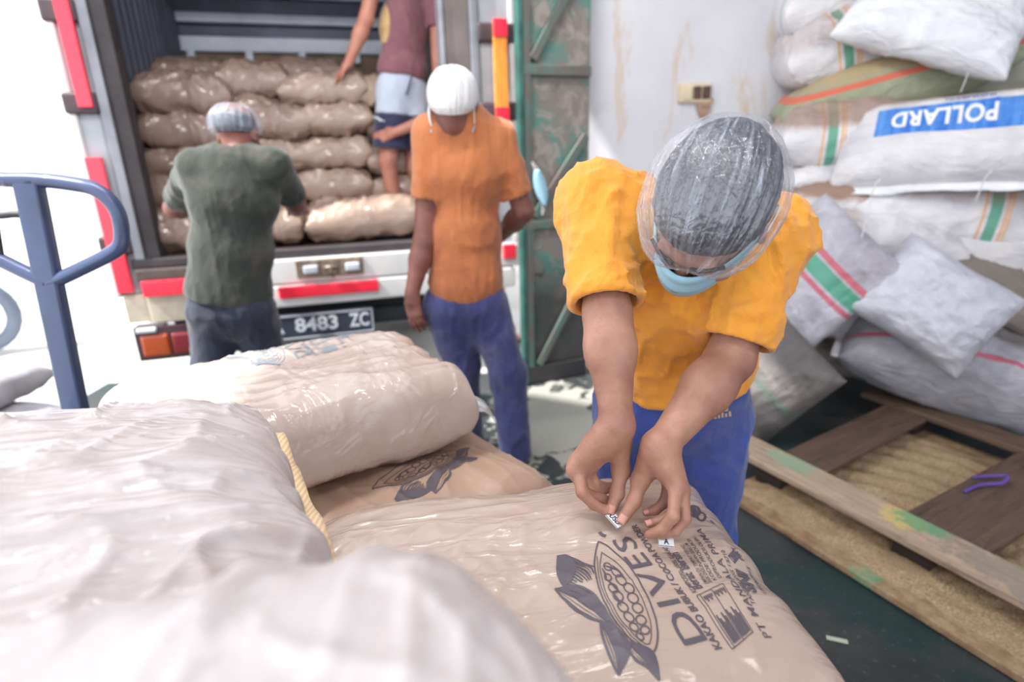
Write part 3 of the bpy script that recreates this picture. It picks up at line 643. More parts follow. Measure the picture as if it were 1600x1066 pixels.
def wsack(key, x0, x1, y0, y1, t, theta, phi, mat, label, W=0.42, yaw=None, hs=1.0, ls=1.0, seed=None, seam=None, **kw):
    px, py = (x0 + x1) / 2, (y0 + y1) / 2; s = t * np.linalg.norm(ray(px, py)) / FPX * 0.95
    ww, hh = (x1 - x0) * s, (y1 - y0) * s; th, ph = D2(theta), D2(phi)
    yaw = (-0.3 if phi < 40 else 0.0) if yaw is None else yaw; c, R = view_frame(px, py, t, th, ph, yaw)
    if phi < 40: L, H = ww * ls * 1.06, hh * hs; c = c + (R[1] * W * 0.32)
    else: L, W, H = ww * ls, hh * hs, kw.pop('H', 0.2)
    f = sack_fn(L, W, H, seed or (abs(hash(key)) % 1 + len(RIGHT) * 3 + 100), **{**dict(wr=1.5, lump=1.5, a=4.0, b=2.1, c=3.4, d=2.1, ear=0.05), **kw})
    v, F = sack_mesh(f, 60, 48); o = mesh_obj('woven_sack', v, F, WM[mat]); set_frame(o, c, R); tag(o, label, 'sack', 'woven sacks piled against the wall')
    for sg in (seam or ()): end_seam('sewn_hem', f, sg, 0.035, 26, WM['plain2'], o, seed=len(RIGHT))
    RIGHT.append((o, f, R, c)); return o, f
wsack('a', 1246, 1383, -32, 48, 2.9, 8, 12, 'green_edge', 'white sack with a thin green curved stripe at the top left of the pile', seam=(1,))
wsack('b', 1252, 1408, 28, 122, 2.85, 17, 10, 'cross', 'tilted white sack with green band and orange lines, second from top left', hs=0.92, seam=(1,))
o, f = wsack('c', 1352, 1580, -62, 108, 2.62, -20, 48, 'plain', 'clean bright white sack hanging a corner down over the olive sack', H=0.24, ear=0.1, hs=0.86, ls=0.88)
wsack('c2', 1530, 1700, -60, 34, 2.85, -6, 15, 'plain', 'clean white sack at the top right corner of the pile')
wsack('d', 1266, 1533, 98, 182, 2.80, 14, 8, 'green', 'long olive green sack with a red stripe, lying tilted', hs=1.0, a=2.6, b=1.7, lump=0.6, wr=0.5)
wsack('e', 1545, 1700, 40, 150, 2.75, 5, 8, 'green2', 'pale olive sack with an orange top at the right edge', lump=0.8)
wsack('g', 1242, 1418, 170, 264, 2.80, 2, 6, 'cross2', 'white sack with brown-stained top and green vertical band, left of the blue-printed sack', a=3.0, seam=(-1,))
POL, polf = wsack('h', 1365, 1660, 146, 296, 2.52, 3, 52, 'pollard', 'white sack with a blue band of upside-down white letters', H=0.26, hs=0.86, ear=0.05, lump=0.7, wr=0.6)
wsack('i', 1252, 1406, 256, 306, 2.85, 2, 5, 'plain2', 'thin white sack wedged under the sack with brown-stained top', seam=(1,))
wsack('j', 1385, 1680, 266, 322, 2.85, -2, 0, 'plain2', 'grey shaded sack squeezed under the blue-printed sack')
wsack('k', 1256, 1434, 294, 358, 2.75, -3, 5, 'browntop', 'white sack with brown dirt along its top, left of the wide green band', seam=(1,))
wsack('l', 1392, 1680, 300, 388, 2.58, -4, 5, 'cross3', 'long white sack with a wide green band between double orange lines', seam=(-1,))
wsack('m', 1296, 1477, 346, 430, 2.68, -8, 6, 'lowgreen', 'white sack with a low green stripe above the bulging plain sack')
wsack('n', 1448, 1690, 368, 448, 2.6, -6, 5, 'lowgreen2', 'white sack with a low green stripe at the right edge')
wsack('o', 1490, 1640, 440, 518, 2.48, -24, 14, 'dirty', 'dirty brown-topped sack tilted down at the right edge', hs=0.75, seam=(1,))
wsack('o2', 1572, 1700, 438, 496, 2.6, 4, 8, 'cross3', 'small white sack end with a green band at the right edge')
wsack('p', 1160, 1392, 352, 500, 2.66, 50, 62, 'lean', 'leaning sack with green and red diagonal stripes behind the yellow sleeve', H=0.2, hs=1.15, ls=0.72, a=3.0, c=2.6)
wsack('q', 1358, 1556, 402, 550, 2.42, -30, 62, 'diamond', 'plain bulging grey-white sack leaning out of the pile, corner pointing down', H=0.26, hs=0.9, ls=0.82, ear=0.08, a=3.0, c=2.6)
wsack('r', 1205, 1400, 470, 534, 2.85, -2, 5, 'plain2', 'flat grey sack low in the pile under the diagonally striped sack', seam=(1,))
wsack('s', 1120, 1282, 505, 690, 2.72, 52, 58, 'dark', 'dark dusty grey sack leaning by the blue trousers', H=0.22, hs=0.75, ls=1.05, ear=0.06, a=3, c=2.8, seam=(-1,))
wsack('t', 1270, 1400, 520, 596, 3.1, -4, 5, 'dirty', 'small crumpled dirty sack on the floor in the middle of the pile', seam=(1,))
wsack('v', 1510, 1690, 492, 560, 2.75, 0, 5, 'plain2', 'shaded sack deep in the pile at the right edge')
wsack('u', 1392, 1790, 568, 700, 2.5, -14, 26, 'pink', 'big dusty grey sack with a pink stripe lying on the floor behind the pallet', W=0.5, hs=0.9, seam=(-1,))
wsack('w', 1535, 1740, 532, 592, 2.55, -6, 16, 'dirty', 'dirty flattened sack on top of the grey sack with the pink stripe', hs=0.65)
side_hem('sewn_hem', polf, -1, 0.045, 70, WM['plain'], POL, seed=3)
# white letters on the blue band
PWM = simple('print_white', (0.85, 0.86, 0.88), 0.6); PBL = simple('print_blue', srgb(60, 110, 190), 0.6)
def drape(name, v2, faces, ob, m, lift=0.0012, maxlen=0.012, axis=2):
    """lay a flat 2D drawing (sack-frame x, y) on the sack's top surface"""
    bm = bmesh.new(); vs = [bm.verts.new((float(p[0]), float(p[1]), 0)) for p in v2]
    for q in faces:
        try: bm.faces.new([vs[i] for i in q])
        except ValueError: pass
    bmesh.ops.triangulate(bm, faces=bm.faces)
    for _ in range(6):
        e = [e for e in bm.edges if e.calc_length() > maxlen]
        if not e: break
        bmesh.ops.subdivide_edges(bm, edges=e, cuts=1); bmesh.ops.triangulate(bm, faces=[q for q in bm.faces if len(q.verts) > 3])
    bv = BVHTree.FromPolygons([q.co[:] for q in ob.data.vertices], [list(q.vertices) for q in ob.data.polygons])
    for q in bm.verts:
        hit = bv.ray_cast(Vector((q.co.x, q.co.y, 2)), Vector((0, 0, -1)))
        q.co.z = (hit[0].z if hit[0] is not None else 0) + lift
    me = bpy.data.meshes.new(name); bm.to_mesh(me); bm.free(); me.materials.append(m); me.polygons.foreach_set('use_smooth', np.full(len(me.polygons), True))
    o = bpy.data.objects.new(name, me); COL.objects.link(o); o.parent = ob; return o
v, fc = text_poly('POLLARD', 1.0, 0.035, 1.08); lo, hi = v.min(0), v.max(0); v = (v - lo) / (hi - lo)
v = np.stack([0.085 - v[:, 0] * 0.375, 0.088 - v[:, 1] * 0.09], 1)
drape('printed_letters', v, fc, POL, PWM, 0.002)
v, fc = text_poly('INDUSTRI', 1.0, 0.02); v = (v - v.min(0)) / (v.max(0) - v.min(0)); v = np.stack([0.07 - v[:, 0] * 0.17, 0.145 - v[:, 1] * 0.018], 1); drape('small_print', v, fc, POL, PBL, 0.002)
# loose threads hanging from hems
THR = simple('thread_white', (0.75, 0.75, 0.74), 0.8)
for k, (px, py, ln, tt) in enumerate(((1366, 292, 0.25, 2.42), (1540, 278, 0.09, 2.33), (1516, 106, 0.1, 2.5))):
    p0 = atT(px, py, tt); mb = MB(); mb.tube(bez([p0 + V(0.02, 0, 0.03), p0, p0 + V(-0.01, 0.0, -ln * .5), p0 + V(-0.02, .0, -ln)]), 0.0022, 6)
    tag(mb.obj('loose_thread', THR, smooth=True), ('long white thread hanging down over the pile left of the blue-printed sack', 'short white thread tuft hanging under the blue-printed sack', 'thin thread hanging at the low corner of the clean white sack')[k], 'thread')
# ================================================================ WOODEN PALLET with spilled bran (right)
PO = V(0.93, 2.14, 0); e1 = nrm((0.47, -0.883, 0)); e2 = V(-e1[1], e1[0], 0); PR = [e1, e2, (0, 0, 1)]
def PP(a, b, z): return PO + e1 * a + e2 * b + V(0, 0, z)
def wood(name, c1, c2, paint=(), grain_rot=0.0, husk=0.0):
    t = NT(name); c = t.co(rot=(0, 0, -math.atan2(e1[1], e1[0]) + grain_rot)); cs = t.n('ShaderNodeMapping'); t.set(cs.inputs[0], c); cs.inputs['Scale'].default_value = (1.0, 9.0, 9.0)
    n1 = t.noise(cs.outputs[0], 5.0, 6, 0.65, 0.6); n2 = t.noise(t.co(), 26, 5, 0.7)
    base = t.mix(t.ramp(n1, [(0.3, 0), (0.7, 1)]), c1, c2)
    base = t.mix(t.ramp(n1, [(0.60, 0), (0.66, 0.6), (0.72, 0)]), base, tuple(x * 0.45 for x in c2))
    base = t.mix(t.ramp(n2, [(0.60, 0), (0.72, 0.55)]), base, tuple(x * 0.5 for x in c2))
    oc = t.co()
    for (pa, pb, ra, rb, col, amt) in paint:
        q = PP(pa, pb, 0.1); sb = t.n('ShaderNodeVectorMath', operation='SUBTRACT'); t.set(sb.inputs[0], oc); sb.inputs[1].default_value = tuple(q)
        mp = t.n('ShaderNodeMapping'); mp.vector_type = 'POINT'; t.set(mp.inputs[0], sb.outputs[0]); mp.inputs['Rotation'].default_value = (0, 0, -math.atan2(e1[1], e1[0])); 
        dv = t.n('ShaderNodeVectorMath', operation='DIVIDE'); t.set(dv.inputs[0], mp.outputs[0]); dv.inputs[1].default_value = (ra, rb, 1)
        ln = t.n('ShaderNodeVectorMath', operation='LENGTH'); t.set(ln.inputs[0], dv.outputs[0])
        k = t.math('ADD', t.math('SUBTRACT', 1.0, ln.outputs['Value']), t.math('MULTIPLY', t.math('SUBTRACT', n2, 0.5), 2.2))
        base = t.mix(t.math('MULTIPLY', t.ramp(k, [(0.0, 0), (0.25, 1)]), amt), base, col)
    if husk: base = t.mix(t.math('MULTIPLY', t.ramp(t.noise(oc, 12, 6, 0.75), [(0.42, 0), (0.6, 1)]), husk), base, t.mix(t.noise(oc, 240, 2), srgb(120, 98, 74), srgb(206, 180, 142)))
    p = t.pbsdf(Base_Color=base, Roughness=0.8); t.set(p.inputs['Normal'], t.bump(t.math('ADD', n1, t.math('MULTIPLY', n2, 0.4)), 0.35, 0.006)); return t.m
GP = srgb(70, 146, 110)
W_FRONT = wood('weathered_plank', srgb(186, 164, 140), srgb(150, 130, 112), ((0.22, 0.07, 0.12, 0.06, srgb(130, 164, 138), 0.7), (0.64, 0.07, 0.08, 0.07, srgb(200, 176, 110), 0.85), (0.69, 0.09, 0.09, 0.06, srgb(90, 150, 110), 0.8), (1.1, 0.06, 0.38, 0.1, srgb(126, 122, 116), 0.6)))
W_BRN = wood('brown_board', srgb(104, 82, 70), srgb(74, 58, 52), grain_rot=pi / 2); W_BACK = wood('brown_plank', srgb(112, 90, 72), srgb(80, 64, 54))
W_BOT = wood('husk_caked_board', srgb(158, 128, 96), srgb(116, 92, 70), ((0.66, -0.05, 0.05, 0.2, GP, 0.95),), husk=0.9)
pal = empty('wooden_pallet', PP(0.7, 0.5, 0), 'broken wooden pallet with brown boards and spilled bran on the dark floor', 'pallet')
def pbox(name, a0, a1, b0, b1, z0, z1, m, parent=pal, skew=0.0, bevel=0.004):
    mb = MB(); mb.box(PP((a0+a1)/2, (b0+b1)/2, (z0+z1)/2), (a1-a0, b1-b0, z1-z0), PR if not skew else [e1 * math.cos(skew) + e2 * math.sin(skew), e2 * math.cos(skew) - e1 * math.sin(skew), (0, 0, 1)]); return mb.obj(name, m, parent, bevel=bevel)
pbox('deck_plank', -0.03, 1.55, -0.04, 0.118, 0.128, 0.152, W_FRONT, bevel=0.003)
pbox('deck_plank', -0.05, 1.55, 0.95, 1.08, 0.118, 0.145, W_BACK, skew=-0.03)
pbox('cross_board', 0.10, 0.285, 0.09, 1.08, 0.108, 0.127, W_BRN, skew=0.06); pbox('cross_board', 0.61, 0.86, 0.09, 1.08, 0.108, 0.127, W_BRN); pbox('cross_board', 1.28, 1.45, 0.09, 1.08, 0.108, 0.127, W_BRN)
pbox('bottom_board', 0.09, 1.55, -0.165, 1.06, 0.004, 0.03, W_BOT)
W_DK = wood('dark_block', srgb(62, 50, 44), srgb(40, 34, 32))
for a in (0.16, 0.7, 1.35):
    for b in (0.055, 1.0): pbox('block', a - 0.05, a + 0.07, b - 0.045, b + 0.045, 0.03, 0.108 if b > .5 else 0.128, W_DK)
# bran spilled inside the pallet: a furrowed granular bed
t = NT('bran'); c = t.co(); n = t.noise(c, 190, 3, 0.7); n2 = t.noise(c, 9, 5, 0.65)
base = t.mix(t.ramp(n, [(0.3, 0), (0.7, 1)]), srgb(116, 92, 66), srgb(214, 188, 150)); base = t.mix(t.ramp(n2, [(0.4, 0), (0.62, 0.8)]), base, t.mix(n, srgb(128, 104, 80), srgb(176, 150, 118)))
base = t.mix(t.ramp(t.noise(c, 130, 2), [(0.66, 0), (0.72, 0.9)]), base, srgb(58, 46, 40))
p = t.pbsdf(Base_Color=base, Roughness=0.9); t.set(p.inputs['Normal'], t.bump(t.math('ADD', n, t.noise(c, 90, 3)), 0.8, 0.004)); BRAN = t.m
na, nb = 150, 130; aa = np.linspace(0.12, 1.5, na); bb = np.linspace(-0.135, 0.98, nb); Ag, Bg = np.meshgrid(aa, bb, indexing='ij'); Ag = Ag.ravel(); Bg = Bg.ravel()
ed = np.minimum.reduce([(Ag - 0.12) / 0.06, (1.5 - Ag) / .06, (Bg + 0.135) / 0.10, (0.98 - Bg) / 0.10]).clip(0, 1)
P_ = np.stack([Ag, Bg, Ag * 0], 1); arc = np.hypot(Ag - 0.75, Bg + 0.55)
hz = 0.030 + ed * (0.013 + 0.010 * fnoise(P_ * 7, 4) + 0.010 * np.sin(arc * 62 + 1.5 * vnoise(P_ * 4)) * (Bg > 0.1) * np.clip((Bg - 0.1) * 8, 0, 1) + 0.004 * vnoise(P_ * 60)) - (1 - ed) * 0.004
hz += 0.016 * np.exp(-((Bg - 0.06) / 0.05) ** 2) * ed
gi = np.arange(na * nb).reshape(na, nb); q = np.stack([gi[:-1, :-1], gi[1:, :-1], gi[1:, 1:], gi[:-1, 1:]], -1).reshape(-1, 4)
o = mesh_obj('spilled_bran', PO + Ag[:, None] * e1 + Bg[:, None] * e2 + hz[:, None] * V(0, 0, 1), q, BRAN, pal); o['kind'] = 'stuff'
PUR = simple('purple_string', srgb(104, 78, 168), 0.7); mb = MB()
s0 = PP(0.70, 0.60, 0.134); mb.tube(bez([s0 + V(-.16, -.03, 0), s0 + V(-.08, .0, 0.006), s0 + V(-.0, 0, 0.012), s0 + V(.04, .03, .02), s0 + V(0, .05, .01), s0 + V(-.06, .06, .0)]), 0.006, 8)
tag(mb.obj('plastic_string', PUR, smooth=True), 'short purple plastic string lying on the brown pallet board', 'string')
mb = MB(); mb.box((0.905, 1.262, 0.003), (0.055, 0.014, 0.004), [nrm((1, -.35, 0)), nrm((.35, 1, 0)), (0, 0, 1)])
tag(mb.obj('paper_scrap', simple('scrap', srgb(196, 206, 186), 0.8), bevel=0.001), 'small pale strip of paper on the dark floor beside the printed sack', 'paper scrap')

# ================================================================ SACKS IN THE FOREGROUND
def film_kraft(name, col, col2, crease_rot=0.5, crease=0.5, haze=0.0, coat=1.0, coat_r=0.16, stretch=4.0, sc=7.0):
    t = NT(name); c = t.co()
    n0 = t.noise(c, 2.4, 4); n1 = t.noise(c, 14, 5, 0.6, 0.5)
    base = t.mix(t.ramp(n0, [(0.3, 0), (0.7, 1)]), col, col2)
    p = t.pbsdf(Base_Color=base, Roughness=0.62, Coat_Weight=coat, Coat_Roughness=coat_r, Coat_IOR=1.5)
    t.set(p.inputs['Normal'], t.bump(n1, 0.10, 0.02))
    mp = t.co(rot=(0, 0, crease_rot), scale=(1.0, stretch, 1.0)); st = t.noise(mp, sc, 3, 0.5, 0.8)
    rd = t.math('ABSOLUTE', t.math('SUBTRACT', st, 0.5)); rd = t.ramp(rd, [(0.0, 1.0), (0.10, 0.25), (0.4, 0.0)])
    big = t.noise(mp, sc * 0.5, 2, 0.4, 0.4)
    t.set(p.inputs['Coat Normal'], t.bump(t.math('ADD', t.math('MULTIPLY', rd, 0.6), t.math('ADD', t.math('MULTIPLY', big, 1.6), t.math('MULTIPLY', n1, 0.25))), crease, 0.03))
    if haze:   # sky sheen on the clear film, painted into the colour as pale streaks
        t.set(p.inputs['Base Color'], t.mix(t.math('MULTIPLY', t.ramp(st, [(0.3, 0.2), (0.7, 1.0)]), haze), base, srgb(214, 210, 214)))
    return t.m
KA, KB = srgb(194, 175, 163), srgb(174, 153, 141)
FS = {}
def fsack(key, ctr, L, W, H, ang, mat, label, seed, tilt=(0, 0), res=(150, 110), **kw):
    x = V(math.cos(ang), math.sin(ang), math.sin(tilt[0])); x = nrm(x); y0 = V(-math.sin(ang), math.cos(ang), math.sin(tilt[1])); y = nrm(y0 - x * np.dot(x, y0)); z = np.cross(x, y)
    f = sack_fn(L, W, H, seed, **{**dict(wr=0.8, lump=0.9, a=5.0, b=2.6, c=4.5, d=2.5, ear=0.04, endwr=1.2), **kw})
    v, F = sack_mesh(f, *res); o = mesh_obj('printed_sack' if res[0] > 60 else 'plain_sack', v, F, mat); set_frame(o, V(*ctr), [x, y, z]); tag(o, label, 'sack', 'cocoa powder sacks on the hand pallet truck')
    o.matrix_world = Matrix.LocRotScale(o.location, o.rotation_euler, o.scale); FS[key] = (o, f, np.array([x, y, z]), V(*ctr)); return o, f
A, Af = fsack('A', (0.02, 0.70, 0.665), 0.76, 0.52, 0.22, D2(9), film_kraft('film_kraft_front', KA, KB, 0.9, 0.30, 0.0, coat_r=0.22, sc=5.0), 'kraft sack with printed cocoa pod and text under the worker\'s hands', 11, wr=0.55)
B, Bf = fsack('B', (-0.50, 1.165, 0.795), 0.74, 0.46, 0.23, D2(33), film_kraft('film_kraft_back', KA, KB, 0.2, 0.42, 0.3, stretch=0.35, sc=9.0), 'plump glossy sack lying crosswise on top of the far sack with pod print', 23, a=6, b=3.2, c=6, d=3.2, wr=0.8)
Cs, Cf = fsack('C', (-0.32, 1.22, 0.60), 0.76, 0.52, 0.18, math.atan2(0.77, -0.64), film_kraft('kraft_matte', srgb(184, 156, 136), srgb(168, 140, 122), 0.6, 0.25, coat=0.35, coat_r=0.35), 'flat kraft sack with a pod print, pressed under the plump sack', 31)
Dk, Df = fsack('D', (-0.60, 0.43, 0.97), 0.80, 0.58, 0.21, D2(31), film_kraft('film_kraft_sheen', srgb(194, 180, 176), srgb(176, 160, 156), 0.0, 0.9, 0.7, stretch=5.0, sc=4.5, coat_r=0.2), 'plastic-wrapped sack at the left, sky sheen painted pale, with a tan stitched seam tape', 47, wr=1.6, endwr=2.6, lump=1.2, tilt=(-0.20, 0.03))
Ek, Ef = fsack('E', (-0.125, -0.06, 1.055), 0.80, 0.42, 0.24, D2(96), film_kraft('film_kraft_near', srgb(206, 197, 196), srgb(190, 180, 178), 0.3, 0.5, 0.6, coat_r=0.3), 'blurred pale sack nearest the camera at the bottom left', 59, a=2.6, b=1.8, c=2.4, d=1.8, tilt=(0.0, -0.16), rnd=0.22)
K0 = KTRUCK[1]
for i, (x, y, z, an_) in enumerate(((-0.6, 0.42, 0.68, 33), (-0.23, -0.06, 0.82, 90), (-0.18, -0.06, 0.61, 90), (-0.62, 0.40, 0.48, 90), (0.02, 0.70, 0.45, 8), (-0.45, 1.18, 0.42, 30), (-0.18, -0.06, 0.42, 90), (0.02, 0.70, 0.255, 8), (-0.45, 1.18, 0.245, 30), (-0.18, -0.06, 0.245, 90), (-0.66, 0.52, 0.27, 92))):
    if i == 0: sup, _f = fsack('s0', (x, y, z), 0.72, 0.46, 0.2, D2(an_), K0, 'sack hidden in the lower layers of the load', 70, res=(40, 30)); src = sup
    else:
        sup = src.copy(); COL.objects.link(sup); sup.location = (x, y, z); sup.rotation_euler = (0, 0, D2(an_))
# stitched tape on the end of sack D, plain film ends on the others
t = NT('crepe_tape'); c = t.co(); p = t.pbsdf(Base_Color=t.mix(t.wave(t.co(rot=(0, 0, 0.6)), 40, 1.5), srgb(232, 208, 172), srgb(212, 180, 140)), Roughness=0.75); TAPE = t.m
end_seam('seam_tape', Df, 1, 0.028, 60, TAPE, Dk, thick=0.005, wavy=0.004, seed=2, vr=0.99)
t = NT('clear_film'); c = t.co(); tr = t.n('ShaderNodeBsdfTransparent'); gl = t.n('ShaderNodeBsdfPrincipled'); t.set(gl.inputs['Base Color'], (0.8, 0.8, 0.82, 1)); gl.inputs['Roughness'].default_value = 0.12
t.set(gl.inputs['Normal'], t.bump(t.noise(t.co(scale=(1, 4, 1)), 14, 4, 0.6, 0.6), 0.7, 0.02))
mx = t.n('ShaderNodeMixShader'); t.set(mx.inputs[0], t.ramp(t.noise(t.co(scale=(1, 5, 1)), 11, 3, 0.5, 0.5), [(0.3, 0.18), (0.7, 0.6)])); t.set(mx.inputs[1], tr.outputs[0]); t.set(mx.inputs[2], gl.outputs[0]); t.set(t.out.inputs[0], mx.outputs[0]); FILM = t.m
end_seam('plastic_end', Af, -1, 0.06, 60, FILM, A, thick=0.0008, wavy=0.016, seed=3); end_seam('plastic_end', Af, 1, 0.03, 60, FILM, A, thick=0.0008, wavy=0.016, seed=4, droop=0.03)
end_seam('plastic_end', Bf, 1, 0.05, 60, FILM, B, thick=0.0008, wavy=0.016, seed=5, droop=0.04); end_seam('plastic_end', Bf, -1, 0.09, 60, FILM, B, thick=0.0008, wavy=0.02, seed=6)
# tied tuft of film at the far right end of sack B
q = Bf(V(1.0), V(0.25), 1)[0]; mb = MB(); mb.tube(bez([q, q + V(.03, 0, -.01), q + V(.05, .01, -.03), q + V(.06, .02, -.07)]), [0.012] * 8 + [0.006] * 8 + [0.011] * 9, 8); o = mb.obj('tied_end', TAPE, None, smooth=True); o.parent = B

# ---- printing (drawn in the sack's own top plane)
INK = simple('ink_dark', srgb(98, 92, 102), 0.5, var=0.1); INKB = simple('ink_glare', srgb(150, 160, 172), 0.5, var=0.1)  # second ink is paled to stand in for glare on the plump sack
def on_sack(ob, px, py):
    bv = BVHTree.FromPolygons([q.co[:] for q in ob.data.vertices], [list(q.vertices) for q in ob.data.polygons])
    inv = ob.matrix_world.inverted(); a = inv @ Vector(CAMP); d = (inv.to_3x3() @ Vector(ray(px, py))).normalized(); h = bv.ray_cast(a, d)
    return np.array(h[0][:2]) if h[0] is not None else None
class Draw:
    def __init__(s): s.v = []; s.f = []; s.n = 0
    def poly(s, P): P = np.asarray(P, float); s.v.append(P); s.f.append([s.n + i for i in range(len(P))]); s.n += len(P)
    def raw(s, v, f): s.v.append(np.asarray(v, float)); s.f += [[i + s.n for i in q] for q in f]; s.n += len(v)
    def stroke(s, pts, w, closed=False, n=6, taper=False):
        P = np.array([np.append(p, 0) for p in pts]); P = np.array(bez(list(P) + ([P[0]] if closed else []), n))[:, :2]
        T = np.gradient(P, axis=0); T /= np.maximum(np.linalg.norm(T, axis=1, keepdims=True), 1e-9); N = np.stack([-T[:, 1], T[:, 0]], 1)
        wv = np.full(len(P), w / 2.0)
        if taper: wv *= np.sin(np.linspace(0.05, 1, len(P)) * pi * 0.95) ** 0.6
        L_, R_ = P + N * wv[:, None], P - N * wv[:, None]; m = len(P)
        s.raw(np.concatenate([L_, R_]), [[i, i + 1, m + i + 1, m + i] for i in range(m - 1)])
    def out(s, M=None):
        v = np.concatenate(s.v); return (v if M is None else v @ M[0].T + M[1]), s.f
_bvA = BVHTree.FromPolygons([q.co[:] for q in A.data.vertices], [list(q.vertices) for q in A.data.polygons]); _invA = A.matrix_world.inverted()
def cA(x, y):   # a spot on sack A's top, read off the photograph's close-up of the print
    px, py = 800 + x * 0.3125, 770 + y * 0.3125
    a = _invA @ Vector(CAMP); d = (_invA.to_3x3() @ Vector(ray(px, py))).normalized(); h = _bvA.ray_cast(a, d); return np.array(h[0][:2])
dr = Draw()
outer = [(432, 246), (500, 288), (575, 355), (640, 450), (690, 550), (722, 650), (728, 735), (705, 800), (640, 770), (560, 700), (490, 600), (435, 480), (412, 370), (420, 290)]
dr.stroke([cA(*q) for q in outer], 0.0022, True); dr.stroke([cA(*q) for q in [(448, 300), (520, 350), (590, 430), (650, 530), (690, 640), (695, 730), (670, 760), (590, 690), (520, 600), (465, 490), (440, 380)]], 0.0013, True)
dr.stroke([cA(*q) for q in [(425, 320), (440, 450), (500, 590), (580, 700), (660, 775)]], 0.0012)
beans = [(478, 372, 24, 17), (520, 400, 34, 17), (480, 425, 22, 15), (545, 440, 36, 20), (505, 480, 30, 20), (585, 480, 34, 22), (530, 520, 34, 22), (605, 530, 34, 24), (555, 575, 34, 22), (628, 580, 32, 24), (585, 625, 34, 20), (645, 640, 30, 24), (610, 675, 30, 18), (665, 690, 26, 22), (640, 722, 26, 14)]
for bx, by, ra, rb in beans:
    an_ = 0.9; dr.stroke([cA(bx + ra * math.cos(k) * math.cos(an_) - rb * math.sin(k) * math.sin(an_) * .9, by + ra * math.cos(k) * math.sin(an_) * .8 + rb * math.sin(k) * math.cos(an_)) for k in np.linspace(0, 2 * pi, 9)[:-1]], 0.0019, True, 3)
for (x0, y0), (x1, y1) in (((455, 365), (540, 395)), ((450, 380), (470, 440)), ((500, 365), (570, 440)), ((460, 430), (540, 500)), ((500, 500), (545, 570))): dr.stroke([cA(x0, y0), cA((x0+x1)/2 + 6, (y0+y1)/2), cA(x1, y1)], 0.003, taper=True)
def hatch(poly, n, wmin, wmax, r):   # dark body drawn as tapering parallel strokes between two edges
    (e0, e1_) = poly; e0 = np.array(bez([np.append(q, 0) for q in e0], 10))[:, :2]; e1b = np.array(bez([np.append(q, 0) for q in e1_], 10))[:, :2]
    for k in range(n):
        s = (k + 0.5) / n; w0 = wmin + (wmax - wmin) * r.rand(); m = 7; t0, t1 = (0.0 + 0.06 * r.rand(), 1 - 0.25 * r.rand())
        pts = []
        for j in range(m):
            u = t0 + (t1 - t0) * j / (m - 1); a = e0[int(u * (len(e0) - 1))]; b = e1b[int(u * (len(e1b) - 1))]; pts.append(cA(*(a + (b - a) * s)))
        dr.stroke(pts, w0, taper=True)
rr = np.random.RandomState(5)
hatch(([(228, 330), (232, 420), (262, 480)], [(228, 330), (330, 340), (412, 378)]), 1, .004, .005, rr)
hatch(([(235, 330), (240, 420), (270, 475), (330, 470)], [(262, 318), (340, 350), (400, 372), (425, 440)]), 11, 0.0022, 0.0048, rr)
dr.poly([cA(*q) for q in [(222, 318), (268, 310), (285, 345), (232, 350)]]); dr.poly([cA(*q) for q in [(228, 345), (290, 340), (320, 380), (300, 440), (262, 470), (236, 420)]])
dr.stroke([cA(*q) for q in [(228, 330), (226, 390), (240, 440), (268, 482)]], 0.003); dr.stroke([cA(*q) for q in [(270, 314), (340, 345), (410, 372)]], 0.0022)
for (up, mid_, lo_) in (([(215, 483), (320, 465), (400, 500), (450, 560), (535, 690)], [(215, 483), (310, 520), (400, 580), (470, 640), (535, 690)], [(215, 483), (285, 560), (370, 620), (450, 650), (535, 690)]),
                        ([(440, 640), (510, 670), (575, 735), (590, 800), (535, 915)], [(440, 640), (490, 730), (520, 800), (528, 860), (535, 915)], [(440, 640), (452, 720), (480, 800), (510, 870), (535, 915)]),
                        ([(590, 745), (660, 770), (705, 800), (728, 860), (738, 942)], [(590, 765), (650, 820), (690, 860), (715, 900), (738, 942)], [(590, 800), (620, 840), (670, 870), (700, 900), (738, 942)])):
    hatch((up, mid_), 5, 0.002, 0.0052, rr); dr.stroke([cA(*q) for q in lo_], 0.0032); dr.stroke([cA(*q) for q in mid_], 0.003, taper=True); dr.stroke([cA(*q) for q in up], 0.002); hatch((mid_, lo_), 3, 0.0008, 0.002, rr)
PODv, PODf = dr.out()
drape('pod_print', PODv, PODf, A, INK, 0.0013, 0.009)
def text_line(body, p0, p1, cap, bold=0.012, spacing=1.0):   # a line of text from p0 to p1 on the top plane; letters rise to the left of the reading direction
    v, f = text_poly(body, 1.0, bold, spacing); lo, hi = v.min(0), v.max(0); p0 = np.asarray(p0); d = np.asarray(p1) - p0; n = np.array([-d[1], d[0]]) / np.linalg.norm(d)
    u = (v - np.array([lo[0], 0])) / np.array([hi[0] - lo[0], 0.72]); return p0 + u[:, :1] * d + u[:, 1:] * cap * n, f
tx = Draw()
def tl_(body, a, b, cap, bold=0.0, sp_=1.0): v, f = text_line(body, cA(*a), cA(*b), cap, bold, sp_); tx.raw(v, f)
tl_('DIVES', (978, 738), (590, 218), 0.035, 0.004, 1.16)
tx.stroke([cA(437, 200), cA(452, 214), cA(468, 220)], 0.006)
tl_('KAKAO BUBUK / COCOA POWDER', (1052, 782), (622, 160), 0.0105, 0.02)
tl_('KOMPOSISI: 100% KAKAO', (925, 500), (770, 268), 0.0075, 0.01); tl_('Berat Bersih', (955, 478), (828, 300), 0.015, 0.02)
